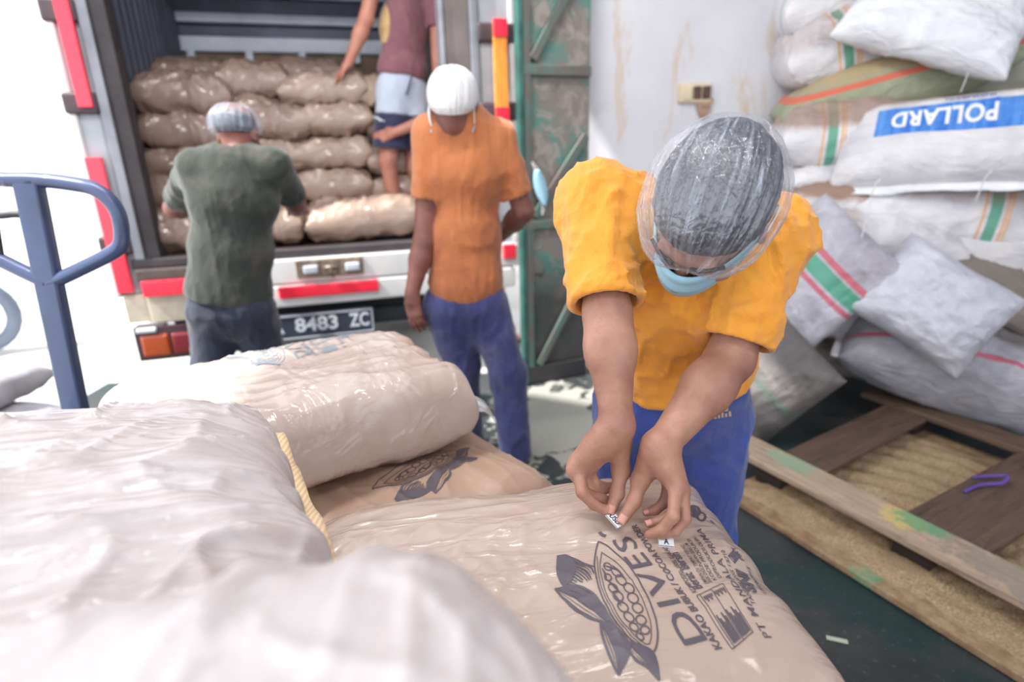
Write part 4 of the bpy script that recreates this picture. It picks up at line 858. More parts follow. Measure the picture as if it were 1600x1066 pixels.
for (a, b, s) in (((985, 458), (858, 262), 'SIMPAN DI TEMPAT KERING'), ((1003, 450), (878, 255), 'BAIK DIGUNAKAN SEBELUM'), ((1025, 440), (890, 235), 'KODE PRODUKSI'), ((1050, 428), (915, 215), 'DIPRODUKSI OLEH :')): tl_(s, a, b, 0.0062, 0.005)
tl_('PT MANDALA PRIMA', (1300, 728), (945, 182), 0.0105, 0.006, 1.1); tl_('TANGERANG 15710', (1222, 565), (1062, 290), 0.0065, 0.005)
T4 = [(922, 518), (1052, 456), (1205, 700), (1100, 786)]
def tq(u, v): a = np.array(T4, float); return (a[0] * (1-u) * (1-v) + a[1] * u * (1-v) + a[2] * u * v + a[3] * (1-u) * v)
def tline(u0, v0, u1, v1, w): tx.stroke([cA(*tq(u0, v0)), cA(*tq((u0+u1)/2, (v0+v1)/2)), cA(*tq(u1, v1))], w, n=3)
for (u0, v0, u1, v1) in ((0, 0, 1, 0), (1, 0, 1, 1), (0, 1, 1, 1), (0, 0, 0, 1), (.12, 0, .12, 1), (.55, .0, .55, 1)): tline(u0, v0, u1, v1, 0.0011)
for k, u in enumerate(np.linspace(0.2, 0.94, 12)): 
    if abs(u - .55) < .03: continue
    tline(u, 0.42 + 0.08 * (k % 3), u, 0.95, 0.0022); tline(u, 0.06, u, 0.12 + 0.05 * (k % 2), 0.0022)
def ring(cx, cy, r, w): tx.stroke([cA(cx + r * math.cos(k), cy + r * math.sin(k)) for k in np.linspace(0, 2 * pi, 9)[:-1]], w, True, 3)
ring(912, 95, 26, 0.005); ring(948, 122, 20, 0.004); tx.poly([cA(*q) for q in [(890, 72), (915, 66), (930, 110), (905, 118)]])
for r_ in (28, 18, 9): tx.stroke([cA(1112 + r_ * math.cos(k), 322 + r_ * 1.1 * math.sin(k)) for k in (0, pi / 2, pi, 3 * pi / 2)], 0.003, True, 1)
tl_('PIRT', (1165, 345), (1110, 275), 0.008, 0.02); tl_('SNI', (1225, 505), (1175, 410), 0.017, 0.05); tl_('LPPOM 0015', (1272, 508), (1190, 380), 0.006, 0.01); tl_('100%', (1020, 160), (998, 140), 0.008, 0.02)
TXv, TXf = tx.out(); drape('text_print', TXv, TXf, A, INK, 0.0013, 0.009)
# the same print on the other sacks
pc = PODv.mean(0)
cC = on_sack(Cs, 684, 732); drape('pod_print', (PODv - pc) * 1.1 + cC, PODf, Cs, INK, 0.0013, 0.009)
cB = on_sack(B, 400, 556); drape('pod_print', (PODv - pc) + cB, PODf, B, INKB, 0.0013, 0.012); drape('text_print', (TXv - pc) + cB, TXf, B, INKB, 0.0013, 0.012)

# ---- stack pallet and hand pallet truck carrying the sacks
spal = empty('wooden_pallet', (-0.3, 0.6, 0), 'wooden pallet carried by the hand pallet truck under the cocoa sacks', 'pallet')
for k in range(-2, 6):
    mb = MB(); mb.box((-0.3, 0.02 + k * 0.24, 0.14), (1.15, 0.12, 0.02)); mb.obj('deck_board', W_BACK, spal, bevel=0.003)
for x in (-0.82, -0.3, 0.22):
    mb = MB(); mb.box((x, 0.38, 0.085), (0.09, 1.8, 0.09)); mb.obj('stringer', W_BACK, spal, bevel=0.003)
JBL = simple('jack_paint', srgb(62, 76, 112), 0.35, 0.1, var=0.15, coat=0.3); JDK = simple('jack_black', srgb(40, 42, 50), 0.5)
y0 = 1.5
def J(px, py): return atY(px, py, y0)
top = J(44, 283); bot = J(118, 640); axd = nrm(top - bot); sd = nrm(np.cross((0, 1, 0), axd)); sd = sd if sd[0] > 0 else -sd; fn_ = np.cross(sd, axd)
hub = bot - axd * 0.42
jack = empty('hand_pallet_truck', (hub[0], hub[1], 0), 'dark blue hand pallet truck with a looped steering handle, standing left of the sacks', 'pallet truck')
mb = MB(); mb.box((top + hub) / 2, (0.064, 0.035, np.linalg.norm(top - hub) + 0.02), [sd, fn_, axd]); mb.obj('handle_pole', JBL, jack, bevel=0.008)
def JL(x, z): return top + sd * x + axd * z
loop = [JL(-0.06, 0.0), JL(0.02, 0.004), JL(0.10, 0.0), JL(0.165, -0.012), JL(0.205, -0.05), JL(0.215, -0.10), JL(0.205, -0.15), JL(0.17, -0.178), JL(0.10, -0.215), JL(0.03, -0.25), JL(0.0, -0.262)]
mb = MB(); mb.tube(bez(loop, 6), 0.0185, 14); mb.obj('handle_grip', JBL, jack, smooth=True)
loop = [JL(0.02, 0.0), JL(-0.10, 0.0), JL(-0.165, -0.012), JL(-0.205, -0.05), JL(-0.215, -0.10), JL(-0.205, -0.15), JL(-0.17, -0.178), JL(-0.10, -0.215), JL(-0.03, -0.25), JL(0.0, -0.262)]
mb = MB(); mb.tube(bez(loop, 6), 0.0185, 14); mb.obj('handle_grip', JBL, jack, smooth=True)
mb = MB(); mb.tube(bez([JL(0, -0.085), JL(-.05, -0.085), JL(-.1, -0.09), JL(-.13, -0.07)], 5), 0.009, 10); mb.tube(bez([JL(-.1, -0.09), JL(-.105, -0.13), JL(-.11, -0.2)], 5), 0.006, 8); mb.obj('release_lever', JDK, jack, smooth=True)
mb = MB(); mb.tube([(hub[0], hub[1], 0.16), (hub[0], hub[1], hub[2] + 0.03)], 0.07, 20); mb.obj('pump', JBL, jack, bevel=0.006)
for s_ in (-0.09, 0.09):
    mb = MB(); mb.tube([(hub[0] + s_ - .028, hub[1], 0.09), (hub[0] + s_ + .028, hub[1], 0.09)], 0.09, 24); mb.obj('steer_wheel', JDK, jack, bevel=0.008)
mb = MB(); mb.box((hub[0] + 0.35, hub[1] - 0.05, 0.2), (1.0, 0.12, 0.16)); mb.obj('yoke', JBL, jack, bevel=0.01)
for x in (-0.58, -0.04):
    mb = MB(); mb.box((x, 0.75, 0.088), (0.16, 1.35, 0.05)); mb.obj('fork', JBL, jack, bevel=0.01)
# pale bundles in the yard at the far left
BUN = simple('bundle_pale', srgb(186, 184, 192), 0.8, var=0.15)
for i, (px, py, z, L_, H_, lb) in enumerate(((40, 590, 0.10, 0.75, 0.2, 'pale grey sack on the ground outside, left of the pallet truck handle'), (20, 555, 0.28, 0.6, 0.2, 'pale white sack lying on another at the far left edge of the yard'))):
    f = sack_fn(L_, 0.5, H_, 200 + i); v, F = sack_mesh(f, 36, 30); o = mesh_obj('yard_sack', v, F, BUN); set_frame(o, atY(px, py, 2.55) - V(.35, 0, 0) if i == 0 else atY(px, py, 2.65) - V(.3, 0, 0), np.eye(3)); tag(o, lb, 'sack')
    o.location.z = z
# ================================================================ PEOPLE
def skin_mat(name, c1, c2):
    t = NT(name); c = t.co(); n1 = t.noise(c, 9, 5, 0.6); n2 = t.noise(c, 190, 3)
    base = t.mix(t.ramp(n1, [(0.35, 0), (0.68, 1)]), c1, c2); base = t.mix(t.ramp(n2, [(0.55, 0), (0.75, 0.18)]), base, tuple(x * 0.6 for x in c2))
    p = t.pbsdf(Base_Color=base, Roughness=0.5, Subsurface_Weight=0.08, Subsurface_Scale=0.01)
    t.set(p.inputs['Subsurface Radius'], (1.0, 0.4, 0.25)); t.set(p.inputs['Normal'], t.bump(t.math('ADD', n2, t.math('MULTIPLY', t.noise(c, 60, 4), 0.8)), 0.18, 0.003)); return t.m
def cloth_mat(name, c1, c2, fold=0.25, stain=None, stain_amt=0.6, fscale=7.0, rough=0.85):
    t = NT(name); c = t.co(); n1 = t.noise(c, 5, 4); base = t.mix(t.ramp(n1, [(0.3, 0), (0.7, 1)]), c1, c2)
    if stain: base = t.mix(t.math('MULTIPLY', t.ramp(t.noise(c, 6.5, 6, 0.7, 0.4), [(0.50, 0), (0.66, 1)]), stain_amt), base, stain)
    p = t.pbsdf(Base_Color=base, Roughness=rough, Sheen_Weight=0.25)
    f = t.noise(t.co(scale=(1.6, 1.0, 0.8), rot=(0.3, 0.5, 0.2)), fscale, 4, 0.5, 1.0)
    t.set(p.inputs['Normal'], t.bump(t.math('ADD', f, t.math('MULTIPLY', t.noise(c, 420, 2), 0.05)), fold, 0.03)); return t.m
class Body:
    """a list of rounded limbs blended into one surface"""
    def __init__(s): s.p = []
    def cone(s, a, b, r1, r2, k=0.02): s.p.append((lambda p: rc(p, a, b, r1, r2), k)); return s
    def ell(s, c, R, rad, k=0.02): s.p.append((lambda p: ell(p, c, R, rad), k)); return s
    def sub(s, other, k): s.p.append((other, k)); return s
    def __call__(s, p):
        d = s.p[0][0](p)
        for f, k in s.p[1:]: d = smin(d, f(p), k)
        return d
def sdf_obj(name, fn, lo, hi, h, m, parent, it=2, disp=None):
    v, f = sdf_mesh(fn, lo, hi, h); v = relax(v, f, it)
    if disp is not None: v = disp(v)
    return mesh_obj(name, v, f, m, parent)
def hand(w, dirn, back, side, s=1.0, curl=0.5, thumb=True):
    """relaxed hand: w wrist, dirn wrist->knuckles, back = dorsal normal, side = towards the thumb; returns an sdf"""
    d = nrm(dirn); b = nrm(back - d * np.dot(back, d)); t = nrm(side - d * np.dot(side, d) - b * np.dot(side, b))
    palm = Body(); palm.cone(w, w + d * 0.03 * s, 0.025 * s, 0.027 * s)
    for k, off in enumerate((0.027, 0.009, -0.009, -0.027)): palm.cone(w + d * 0.02 * s + t * off * 0.6 * s, w + d * (0.088 - 0.004 * abs(k - 1)) * s + t * off * s, 0.015 * s, 0.0115 * s, 0.012 * s)
    fing = []
    for k, (off, ln) in enumerate(zip((0.027, 0.009, -0.009, -0.027), (0.072, 0.080, 0.074, 0.058))):
        q = w + d * (0.088 - 0.004 * abs(k - 1)) * s + t * off * s; ang = 0.0; F = Body()
        for j, fr in enumerate((0.45, 0.30, 0.25)):
            ang += curl * (0.7 + 0.15 * k) * (0.6, 0.9, 0.7)[j]; q2 = q + (d * math.cos(ang) - b * math.sin(ang) + t * 0.06 * (1.5 - k)) * ln * fr * s
            F.cone(q, q2, (0.0098, 0.0088, 0.0080)[j] * s, (0.0088, 0.0080, 0.0066)[j] * s, 0.003); q = q2
        fing.append(F)
    T = Body(); q0 = w + d * 0.018 * s + t * 0.02 * s; q1 = q0 + (d * 0.75 + t * 0.65 - b * 0.25) * 0.042 * s; q2 = q1 + (d * 0.9 + t * 0.3 - b * 0.3) * 0.032 * s; q3 = q2 + (d * 0.95 + t * 0.05 - b * 0.35) * 0.026 * s
    T.cone(q0, q1, 0.017 * s, 0.0115 * s).cone(q1, q2, 0.0108 * s, 0.0098 * s, 0.004).cone(q2, q3, 0.0098 * s, 0.0075 * s, 0.004)
    def fn(p):
        dd = palm(p); dd = smin(dd, T(p), 0.010 * s); ff = fing[0](p)
        for F in fing[1:]: ff = smin(ff, F(p), 0.002)
        return smin(dd, ff, 0.007 * s)
    return fn
def head_sdf(B, c, up, fwd, s=1.0, neck=None):
    """skull, face, jaw, nose, ears; up/fwd are the head's own axes"""
    u = nrm(up); f = nrm(fwd - u * np.dot(fwd, u)); r = np.cross(f, u); R = [r, f, u]; g = lambda x, y, z: c + (r * x + f * y + u * z) * s
    B.ell(g(0, -0.012, 0.035), R, V(0.076, 0.095, 0.085) * s, 0.03); B.ell(g(0, 0.02, -0.035), R, V(0.062, 0.074, 0.088) * s, 0.03); B.ell(g(0, 0.055, -0.092), R, V(0.036, 0.034, 0.026) * s, 0.025)
    B.cone(g(0, 0.092, 0.0), g(0, 0.112, -0.036), 0.010 * s, 0.014 * s, 0.014); B.ell(g(0.014, 0.098, -0.04), R, V(0.010, 0.010, 0.009) * s, 0.006); B.ell(g(-0.014, 0.098, -0.04), R, V(0.010, 0.010, 0.009) * s, 0.006)
    B.cone(g(-0.038, 0.083, 0.022), g(0.038, 0.083, 0.022), 0.010 * s, 0.010 * s, 0.012); B.cone(g(-0.018, 0.090, -0.068), g(0.018, 0.090, -0.068), 0.008 * s, 0.008 * s, 0.007); B.cone(g(-0.014, 0.088, -0.08), g(0.014, 0.088, -0.08), 0.007 * s, 0.007 * s, 0.006)
    for sx in (-1, 1):
        B.ell(g(sx * 0.079, -0.005, -0.012), [nrm(r * 1 + f * -0.5 * sx), nrm(f + r * .5 * sx), u], V(0.008, 0.019, 0.032) * s, 0.006); B.ell(g(sx * 0.045, 0.068, -0.03), R, V(0.022, 0.018, 0.02) * s, 0.02)
    return g
def cap_film(name, base_col, amt_lo, amt_hi, rough=0.18, gloss=0.05):
    t = NT(name); tr = t.n('ShaderNodeBsdfTransparent'); p = t.n('ShaderNodeBsdfPrincipled'); t.set(p.inputs['Base Color'], (*base_col, 1)); p.inputs['Roughness'].default_value = rough; p.inputs['Coat Weight'].default_value = 0.5; p.inputs['Coat Roughness'].default_value = 0.1
    uv = t.n('ShaderNodeAttribute'); uv.attribute_name = 'fold'; c = t.co()
    mp = t.n('ShaderNodeMapping'); t.set(mp.inputs[0], uv.outputs['Vector']); mp.inputs['Scale'].default_value = (1, 1, 0.12)
    st = t.noise(mp.outputs[0], 9, 5, 0.62, 0.3); cr = t.noise(c, 55, 3, 0.55, 0.8)
    t.set(p.inputs['Normal'], t.bump(t.math('ADD', t.math('MULTIPLY', st, 1.4), t.math('MULTIPLY', cr, 0.6)), 0.8, 0.008))
    fr = t.n('ShaderNodeLayerWeight'); fr.inputs[0].default_value = 0.35
    a = t.math('ADD', t.ramp(st, [(0.45, amt_lo), (0.60, amt_lo * 0.8 + amt_hi * 0.2), (0.70, amt_hi)]), t.math('MULTIPLY', t.math('POWER', fr.outputs['Facing'], 2.5), 0.45))
    mx = t.n('ShaderNodeMixShader'); t.set(mx.inputs[0], a); t.set(mx.inputs[1], tr.outputs[0]); t.set(mx.inputs[2], p.outputs[0])
    gl = t.n('ShaderNodeBsdfGlossy'); gl.inputs['Roughness'].default_value = rough; t.set(gl.inputs['Color'], (0.95, 0.97, 1.0, 1)); t.t.links.new(p.inputs['Normal'].links[0].from_socket, gl.inputs['Normal'])
    m2 = t.n('ShaderNodeMixShader'); m2.inputs[0].default_value = gloss; t.set(m2.inputs[1], mx.outputs[0]); t.set(m2.inputs[2], gl.outputs[0]); t.set(t.out.inputs[0], m2.outputs[0]); return t.m
def cap_mesh(name, c, up, fwd, rad, m, parent, seed=0, gather=None, lowcut=-0.35, nu=150, nv=70, amp=0.05, tilt=0.35):
    """bouffant hair cap: a puffed dome with gathered folds, open underneath, elastic rim"""
    u = nrm(up); f = nrm(fwd - u * np.dot(fwd, u)); r = np.cross(f, u); o = np.random.RandomState(seed).rand(4) * 30
    th = np.linspace(0, 2 * pi, nu, endpoint=False); V_ = []; UVs = []
    ga = nrm(gather if gather is not None else (0.0, 0.0, 1.0)); gx = nrm(np.cross(ga, (0.3, 0.2, 1.0) if abs(ga[2]) < .9 else (1, 0, 0))); gy = np.cross(ga, gx)
    for j in range(nv):
        s = j / (nv - 1); lat = pi / 2 - s * (pi / 2 - lowcut * 1.15); z = math.sin(lat); rr = max(math.cos(lat), 1e-3)
        d = np.stack([np.cos(th) * rr, np.sin(th) * rr, np.full(nu, z)], 1)
        ca = d @ ga; px_, py_ = d @ gx, d @ gy; ln = np.maximum(np.hypot(px_, py_), 1e-6); cx_, cy_ = px_ / ln, py_ / ln; dist = np.arccos(np.clip(ca, -1, 1))
        fade = np.clip(dist * 1.6, 0, 1) * np.clip(1.35 - dist * 0.45, 0, 1)
        r1 = 1 - np.abs(vnoise(np.stack([cx_ * 4 + o[0], cy_ * 4 + o[1], dist * 0.7], 1))); r2 = 1 - np.abs(vnoise(np.stack([cx_ * 11 + o[2], cy_ * 11 + o[1], dist * 1.2 + 4], 1)))
        k = 1 + amp * (0.8 * r1 ** 4 + 0.45 * r2 ** 5) * fade + amp * 0.4 * vnoise(d * 2.5 + o[3]) + amp * 0.12 * vnoise(d * 18 + o[0])
        if gather is not None: k = k * (1 - 0.10 * np.exp(-(dist / 0.28) ** 2))
        if s > 0.9: k = k * (1 - 0.5 * (s - 0.9))
        P = d * k[:, None] * np.asarray(rad); P[:, 2] += tilt * rad[2] * P[:, 1] / rad[1] * max(0, -z + 0.15)
        V_.append(c + P[:, :1] * r + P[:, 1:2] * f + P[:, 2:] * u); UVs.append(np.stack([cx_, cy_, dist], 1))
    V_ = np.concatenate(V_); F = [[j*nu+i, j*nu+(i+1) % nu, (j+1)*nu+(i+1) % nu, (j+1)*nu+i] for j in range(nv-1) for i in range(nu)]; F = [q[::-1] for q in F]
    ob = mesh_obj(name, V_, F, m, parent); at = ob.data.attributes.new('fold', 'FLOAT_VECTOR', 'POINT'); UU = np.concatenate(UVs); at.data.foreach_set('vector', UU.ravel().astype(np.float32))
    return ob
def shirt_fn(torso, sleeves, hem, up, neck, fold, k=0.03, blend=None):
    def fn(p):
        f_ = fold(p); d = smax(torso(p) + f_, (np.asarray(hem) - p) @ up + 0.004 * np.sin(p[:, 0] * 40), 0.008)
        for (S_, e_, r0, r1) in sleeves:
            ax = nrm(e_ - S_); s_ = smax(rc(p, S_, e_ + ax * 0.05, r0, r1) + f_, (p - e_) @ ax, 0.006)
            s_ = smax(s_, -rc(p, e_ - ax * 0.03, e_ + ax * 0.1, r1 - 0.011, r1 - 0.009), 0.004); d = smin(d, s_, k)
        if neck is not None: d = smax(d, -rc(p, *neck), 0.005)
        return d
    return fn
def fold_disp(seed, amp, scale, stretch=(1, 1, 1), lo=None):
    o = np.random.RandomState(seed).rand(3) * 40
    def fn(p):
        q = p * scale * np.asarray(stretch) + o; w = vnoise(q * 0.6)[:, None] * 1.1; r = 1 - np.abs(vnoise(q + w)); r2 = 1 - np.abs(vnoise(q * 2.3 + w + 5)); return -amp * (0.7 * (r ** 4 - 0.35) + 0.45 * (r2 ** 5 - 0.3))
    return fn
SK1 = skin_mat('skin_light_brown', srgb(184, 138, 118), srgb(146, 100, 84)); SK2 = skin_mat('skin_brown', srgb(142, 92, 80), srgb(112, 70, 62)); SK3 = skin_mat('skin_tan', srgb(196, 136, 116), srgb(170, 110, 94))
HAIR = simple('hair_black', srgb(24, 26, 40), 0.55, var=0.2, vscale=60, bump=0.6, bscale=160)

# ---------------------------------------------------------------- worker in yellow bending over the sack
SR, SL = atT(934, 318, 1.03), atT(1200, 372, 0.99); ER, EL = atT(949, 492, 0.955), atT(1140, 562, 0.985); WR, WL = atT(964, 664, 0.895), atT(1030, 700, 0.885); PV = atT(1062, 612, 1.27)
HD = atT(1108, 332, 0.86)
look = nrm((-0.42, -0.16, -0.90)); crown = nrm(np.array([-0.28, -0.86, 0.42]))
man = empty('person', (PV[0], PV[1], 0), 'person in yellow T-shirt, clear hair cap and blue mask, bending to label a sack', 'person')
CH = (SR + SL) / 2 + V(0, 0.06, -0.10); spine = nrm(CH - PV); sx = nrm(SL - SR); RT = frame(spine, sx)
body = Body(); body.ell(PV, frame(spine, sx), (0.128, 0.09, 0.11)); body.ell((PV + CH) / 2, RT, (0.128, 0.09, 0.16), 0.06); body.ell(CH, RT, (0.15, 0.10, 0.14), 0.06)
body.cone(SR * 0.8 + CH * 0.2, SL * 0.8 + CH * 0.2, 0.055, 0.055, 0.05)
nk = (SR + SL) / 2 + V(0.01, 0.03, 0.03); body.cone(nk, HD + V(0.0, 0.03, -0.03), 0.058, 0.052, 0.04)
def arm(B, S_, E_, W_, s=1.0):
    B.cone(S_, E_, 0.048 * s, 0.038 * s, 0.04); B.cone(E_, E_ + (W_ - E_) * 0.35, 0.039 * s, 0.041 * s, 0.02); B.cone(E_ + (W_ - E_) * 0.3, W_, 0.041 * s, 0.0240 * s, 0.02)
arm(body, SR, ER, WR, 0.98); arm(body, SL, EL, WL, 1.0)
for (S_, E_, W_, sd_) in ((SR, ER, WR, -1), (SL, EL, WL, 1)): body.ell(W_ + (E_ - W_) * 0.08 + V(sd_ * 0.014, -0.004, 0.016), np.eye(3), (0.012, 0.012, 0.012), 0.012)
gH = head_sdf(body, HD, crown, look)
# hands pinching the labels: every joint placed on its own
def chain(pts, rad, k=0.0035):
    B = Body()
    for i in range(len(pts) - 1): B.cone(pts[i], pts[i + 1], rad[i], rad[i + 1], k)
    return B
zt = 0.792
# right hand (left in the picture)
mR = [atZ(899, 719, .872), atZ(897, 738, .868) + V(0, .005, -.008), atZ(905, 752, .858), atZ(915, 764, .846)]
RI = [atZ(901, 722, .870), atZ(909, 770, .838), atZ(929, 789, .815), atZ(947, 799, .803)]
RM = [atZ(897, 736, .860), atZ(915, 772, .824), atZ(938, 778, .808), atZ(954, 783, .802)]
RG = [atZ(910, 738, .850), atZ(922, 762, .822), atZ(938, 768, .808), atZ(950, 766, .806)]
RP = [atZ(920, 735, .846), atZ(930, 755, .824), atZ(942, 760, .812), atZ(952, 758, .808)]
RTh = [atZ(972, 690, .880), atZ(970, 735, .852), atZ(964, 771, .824), atZ(955, 797, .804)]
palmR = Body(); palmR.cone(WR, RTh[1], 0.0235, 0.013); palmR.cone(WR, (WR + RI[0]) / 2, 0.024, 0.020, 0.02)
for q, r_ in ((RI[0], .0130), (RM[0], .0130), (RG[0], .012), (RP[0], .011)): palmR.cone(WR + (q - WR) * 0.25, q, 0.019, r_, 0.014)
LI = [atZ(1056, 760, .862), atZ(1052, 808, .838), atZ(1034, 829, .816), atZ(1014, 836, .802)]
LM = [atZ(1066, 768, .852), atZ(1070, 812, .826), atZ(1054, 830, .810), atZ(1034, 837, .802)]
LG = [atZ(1058, 760, .842), atZ(1052, 800, .815), atZ(1032, 814, .803), atZ(1014, 819, .800)]
LP = [atZ(1046, 755, .842), atZ(1038, 785, .817), atZ(1024, 797, .806), atZ(1010, 801, .803)]
LTh = [atZ(1014, 722, .878), atZ(1001, 750, .852), atZ(991, 783, .824), atZ(972, 812, .803)]
palmL = Body(); palmL.cone(WL, LTh[1], 0.0235, 0.0135); palmL.cone(WL, (WL + LI[0]) / 2, 0.024, 0.020, 0.02)
for q, r_ in ((LI[0], .0132), (LM[0], .0130), (LG[0], .012), (LP[0], .011)): palmL.cone(WL + (q - WL) * 0.25, q, 0.019, r_, 0.014)
fr_ = [0.0105, 0.0092, 0.0086, 0.0070]; fs_ = [0.0098, 0.0086, 0.0079, 0.0064]; ft_ = [0.018, 0.0118, 0.0112, 0.0086]
def hand_fn(palm, fingers, th):
    def fn(p):
        d = smin(palm(p), th(p), 0.012); f = fingers[0](p)
        for F in fingers[1:]: f = smin(f, F(p), 0.0022)
        return smin(d, f, 0.006)
    return fn
hR = hand_fn(palmR, [chain(RI, fr_), chain(RM, fr_), chain(RG, fs_), chain(RP, fs_)], chain(RTh, ft_, 0.006)); hL = hand_fn(palmL, [chain(LI, fr_), chain(LM, fr_), chain(LG, fs_), chain(LP, fs_)], chain(LTh, ft_, 0.006))
hbox = [(np.min(h_, 0) - 0.06, np.max(h_, 0) + 0.06) for h_ in (RI + RP + RTh + [WR], LI + LM + LTh + [WL])]
def man_fn(p):
    d = body(p)
    for h_, (lo, hi) in zip((hR, hL), hbox):
        m = ((p > lo) & (p < hi)).all(1)
        if m.any(): d[m] = smin(d[m], h_(p[m]), 0.012)
    return d
def man_disp(v):   # tendons and veins
    o = fnoise(v * 38, 2); n = 0.0007 * o; return v + np.stack([n * 0, n, n], 1)
def man_clip(p): return np.maximum(man_fn(p), 0.78 - p[:, 2] - 0.0)
lo = np.min([SR, SL, PV, WR, WL, HD, RI[3], LM[3]], 0) - 0.16; hi = np.max([SR, SL, PV, HD], 0) + 0.16; lo[2] = 0.72
sdf_obj('body', man_clip, lo, hi, 0.0025, SK1, man, 2, man_disp)
# finger nails
NAIL = simple('nail', srgb(206, 150, 138), 0.35, var=0.05)
def nail(tip, prev, up, s=1.0):
    d = nrm(tip - prev); u = nrm(up - d * np.dot(up, d)); x = np.cross(d, u); vs = []
    for i in range(7):
        for j in range(6):
            a = (i / 6 - .5) * 1.7; l = (j / 5 - 0.55) * 0.0125 * s; vs.append(tip + d * (l + 0.001) + (x * math.sin(a) + u * math.cos(a)) * 0.0082 * s + u * -0.0002)
    o = mesh_obj('fingernail', vs, [[i*6+j, (i+1)*6+j, (i+1)*6+j+1, i*6+j+1] for i in range(6) for j in range(5)], NAIL, man); q = o.modifiers.new('t', 'SOLIDIFY'); q.thickness = 0.0008
tow = V(-0.1, -0.75, 0.65)
nail(RTh[3], RTh[2], tow, 1.15); nail(LTh[3], LTh[2], tow, 1.15); nail(LG[3], LG[2], V(-0.3, -0.5, 0.8), .85); nail(LP[3], LP[2], V(-0.3, -0.5, 0.8), .8)
# T-shirt
YEL = cloth_mat('shirt_yellow', srgb(240, 164, 58), srgb(228, 146, 44), 0.5, srgb(206, 150, 92), 0.3)
tsh = Body(); hem = PV + spine * 0.058
tsh.ell(PV + spine * 0.02, RT, (0.165, 0.128, 0.16)); tsh.ell((PV + CH) / 2, RT, (0.155, 0.122, 0.17), 0.06); tsh.ell(CH, RT, (0.172, 0.118, 0.15), 0.06); tsh.cone(SR, SL, 0.066, 0.066, 0.06)
eR, eL = SR + (ER - SR) * 0.92, SL + (EL - SL) * 0.86
fd = fold_disp(3, 0.013, 10, (1.2, 1.0, 0.9)); fd2 = fold_disp(9, 0.006, 24, (0.7, 1.0, 1.2))
_tee = shirt_fn(tsh, [(SR, eR, 0.064, 0.062), (SL, eL, 0.064, 0.062)], hem, spine, (nk + V(0.0, -0.025, 0.035), HD + V(0, -0.01, 0.0), 0.060, 0.064), lambda p: fd(p) + fd2(p), 0.05)
def tee(p): return smax(_tee(p), -ell(p, PV, RT, (0.15, 0.112, 0.14)), 0.004)
sdf_obj('shirt', tee, lo - 0.03, hi + 0.06, 0.0045, YEL, man, 2)
# stitched rings near the sleeve ends
# trousers
NAV = cloth_mat('trousers_blue', srgb(58, 80, 158), srgb(44, 60, 128), 0.45, srgb(112, 112, 136), 0.35)
hipR, hipL = PV + V(-0.088, 0.01, -0.05), PV + V(0.052, -0.01, -0.05); kR, kL = V(hipR[0] - 0.01, hipR[1] + 0.0, 0.46), V(hipL[0] + 0.01, hipL[1] + 0.0, 0.46); aR, aL = V(kR[0], kR[1] + 0.05, 0.09), V(kL[0], kL[1] + 0.05, 0.09)
tr = Body(); tr.ell(PV + V(-0.015, 0, 0.0), np.eye(3), (0.154, 0.122, 0.15)); tr.ell(PV + V(-0.008, 0, 0.06), np.eye(3), (0.148, 0.116, 0.14)); tr.cone(hipR, kR, 0.100, 0.085, 0.05); tr.cone(hipL, kL, 0.100, 0.085, 0.05); tr.cone(kR, aR, 0.085, 0.075, 0.03); tr.cone(kL, aL, 0.085, 0.075, 0.03)
fd3 = fold_disp(21, 0.012, 8, (1.3, 1.3, 0.7))
sdf_obj('trousers', lambda p: np.maximum(np.maximum(tr(p) + fd3(p), p[:, 2] - (PV[2] + 0.12)), 0.075 - p[:, 2]), V(PV[0] - 0.3, PV[1] - 0.25, 0.03), V(PV[0] + 0.3, PV[1] + 0.25, PV[2] + 0.15), 0.006, NAV, man, 2)
LOGO = simple('patch_print', srgb(186, 160, 130), 0.7); pants = man.children[-1]
def decal(name, ob, px, py, shapes, m, parent, lift=0.0015):   # shapes: polygons in metres round the spot seen at (px, py), laid on the cloth
    bv = BVHTree.FromPolygons([q.co[:] for q in ob.data.vertices], [list(q.vertices) for q in ob.data.polygons]); h = bv.ray_cast(Vector(CAMP), Vector(ray(px, py)).normalized())
    if h[0] is None: return
    n = nrm(np.array(h[1])); x = nrm(np.cross((0, 0, 1), n)); y = np.cross(n, x); c = np.array(h[0]); vs = []; fs = []
    for P in shapes:
        fs.append([len(vs) + i for i in range(len(P))])
        for (a_, b_) in P:
            q = c + x * a_ + y * b_; k = bv.find_nearest(Vector(q)); vs.append(np.array(k[0]) + n * lift)
    return mesh_obj(name, vs, fs, m, parent, smooth=False)
bars = [[(-.018 + i * .014, -.006), (-.008 + i * .014, -.006), (-.014 + i * .014 + .004 * i, .006 + .007 * i), (-.022 + i * .014 + .004 * i, .006 + .007 * i)] for i in range(3)]
tick = [[(-.022 + i * .0085, -.018), (-.0165 + i * .0085, -.018), (-.0165 + i * .0085, -.0105 + .003 * (i % 2)), (-.022 + i * .0085, -.0105 + .003 * (i % 2))] for i in range(6)]
decal('trouser_emblem', pants, 1124, 640, bars + tick, LOGO, man)
SHOE = simple('sandal', srgb(50, 46, 48), 0.7)
for a_ in (aR, aL):
    mb = MB(); mb.tube(bez([a_ + V(0, 0.06, -0.045), a_ + V(0, 0.0, -0.05), a_ + V(-.005, -0.1, -0.06), a_ + V(-.01, -0.17, -0.065)]), [0.04] * 8 + [0.044] * 8 + [0.042] * 8 + [0.025], 12); mb.obj('shoe', SHOE, man, smooth=True)
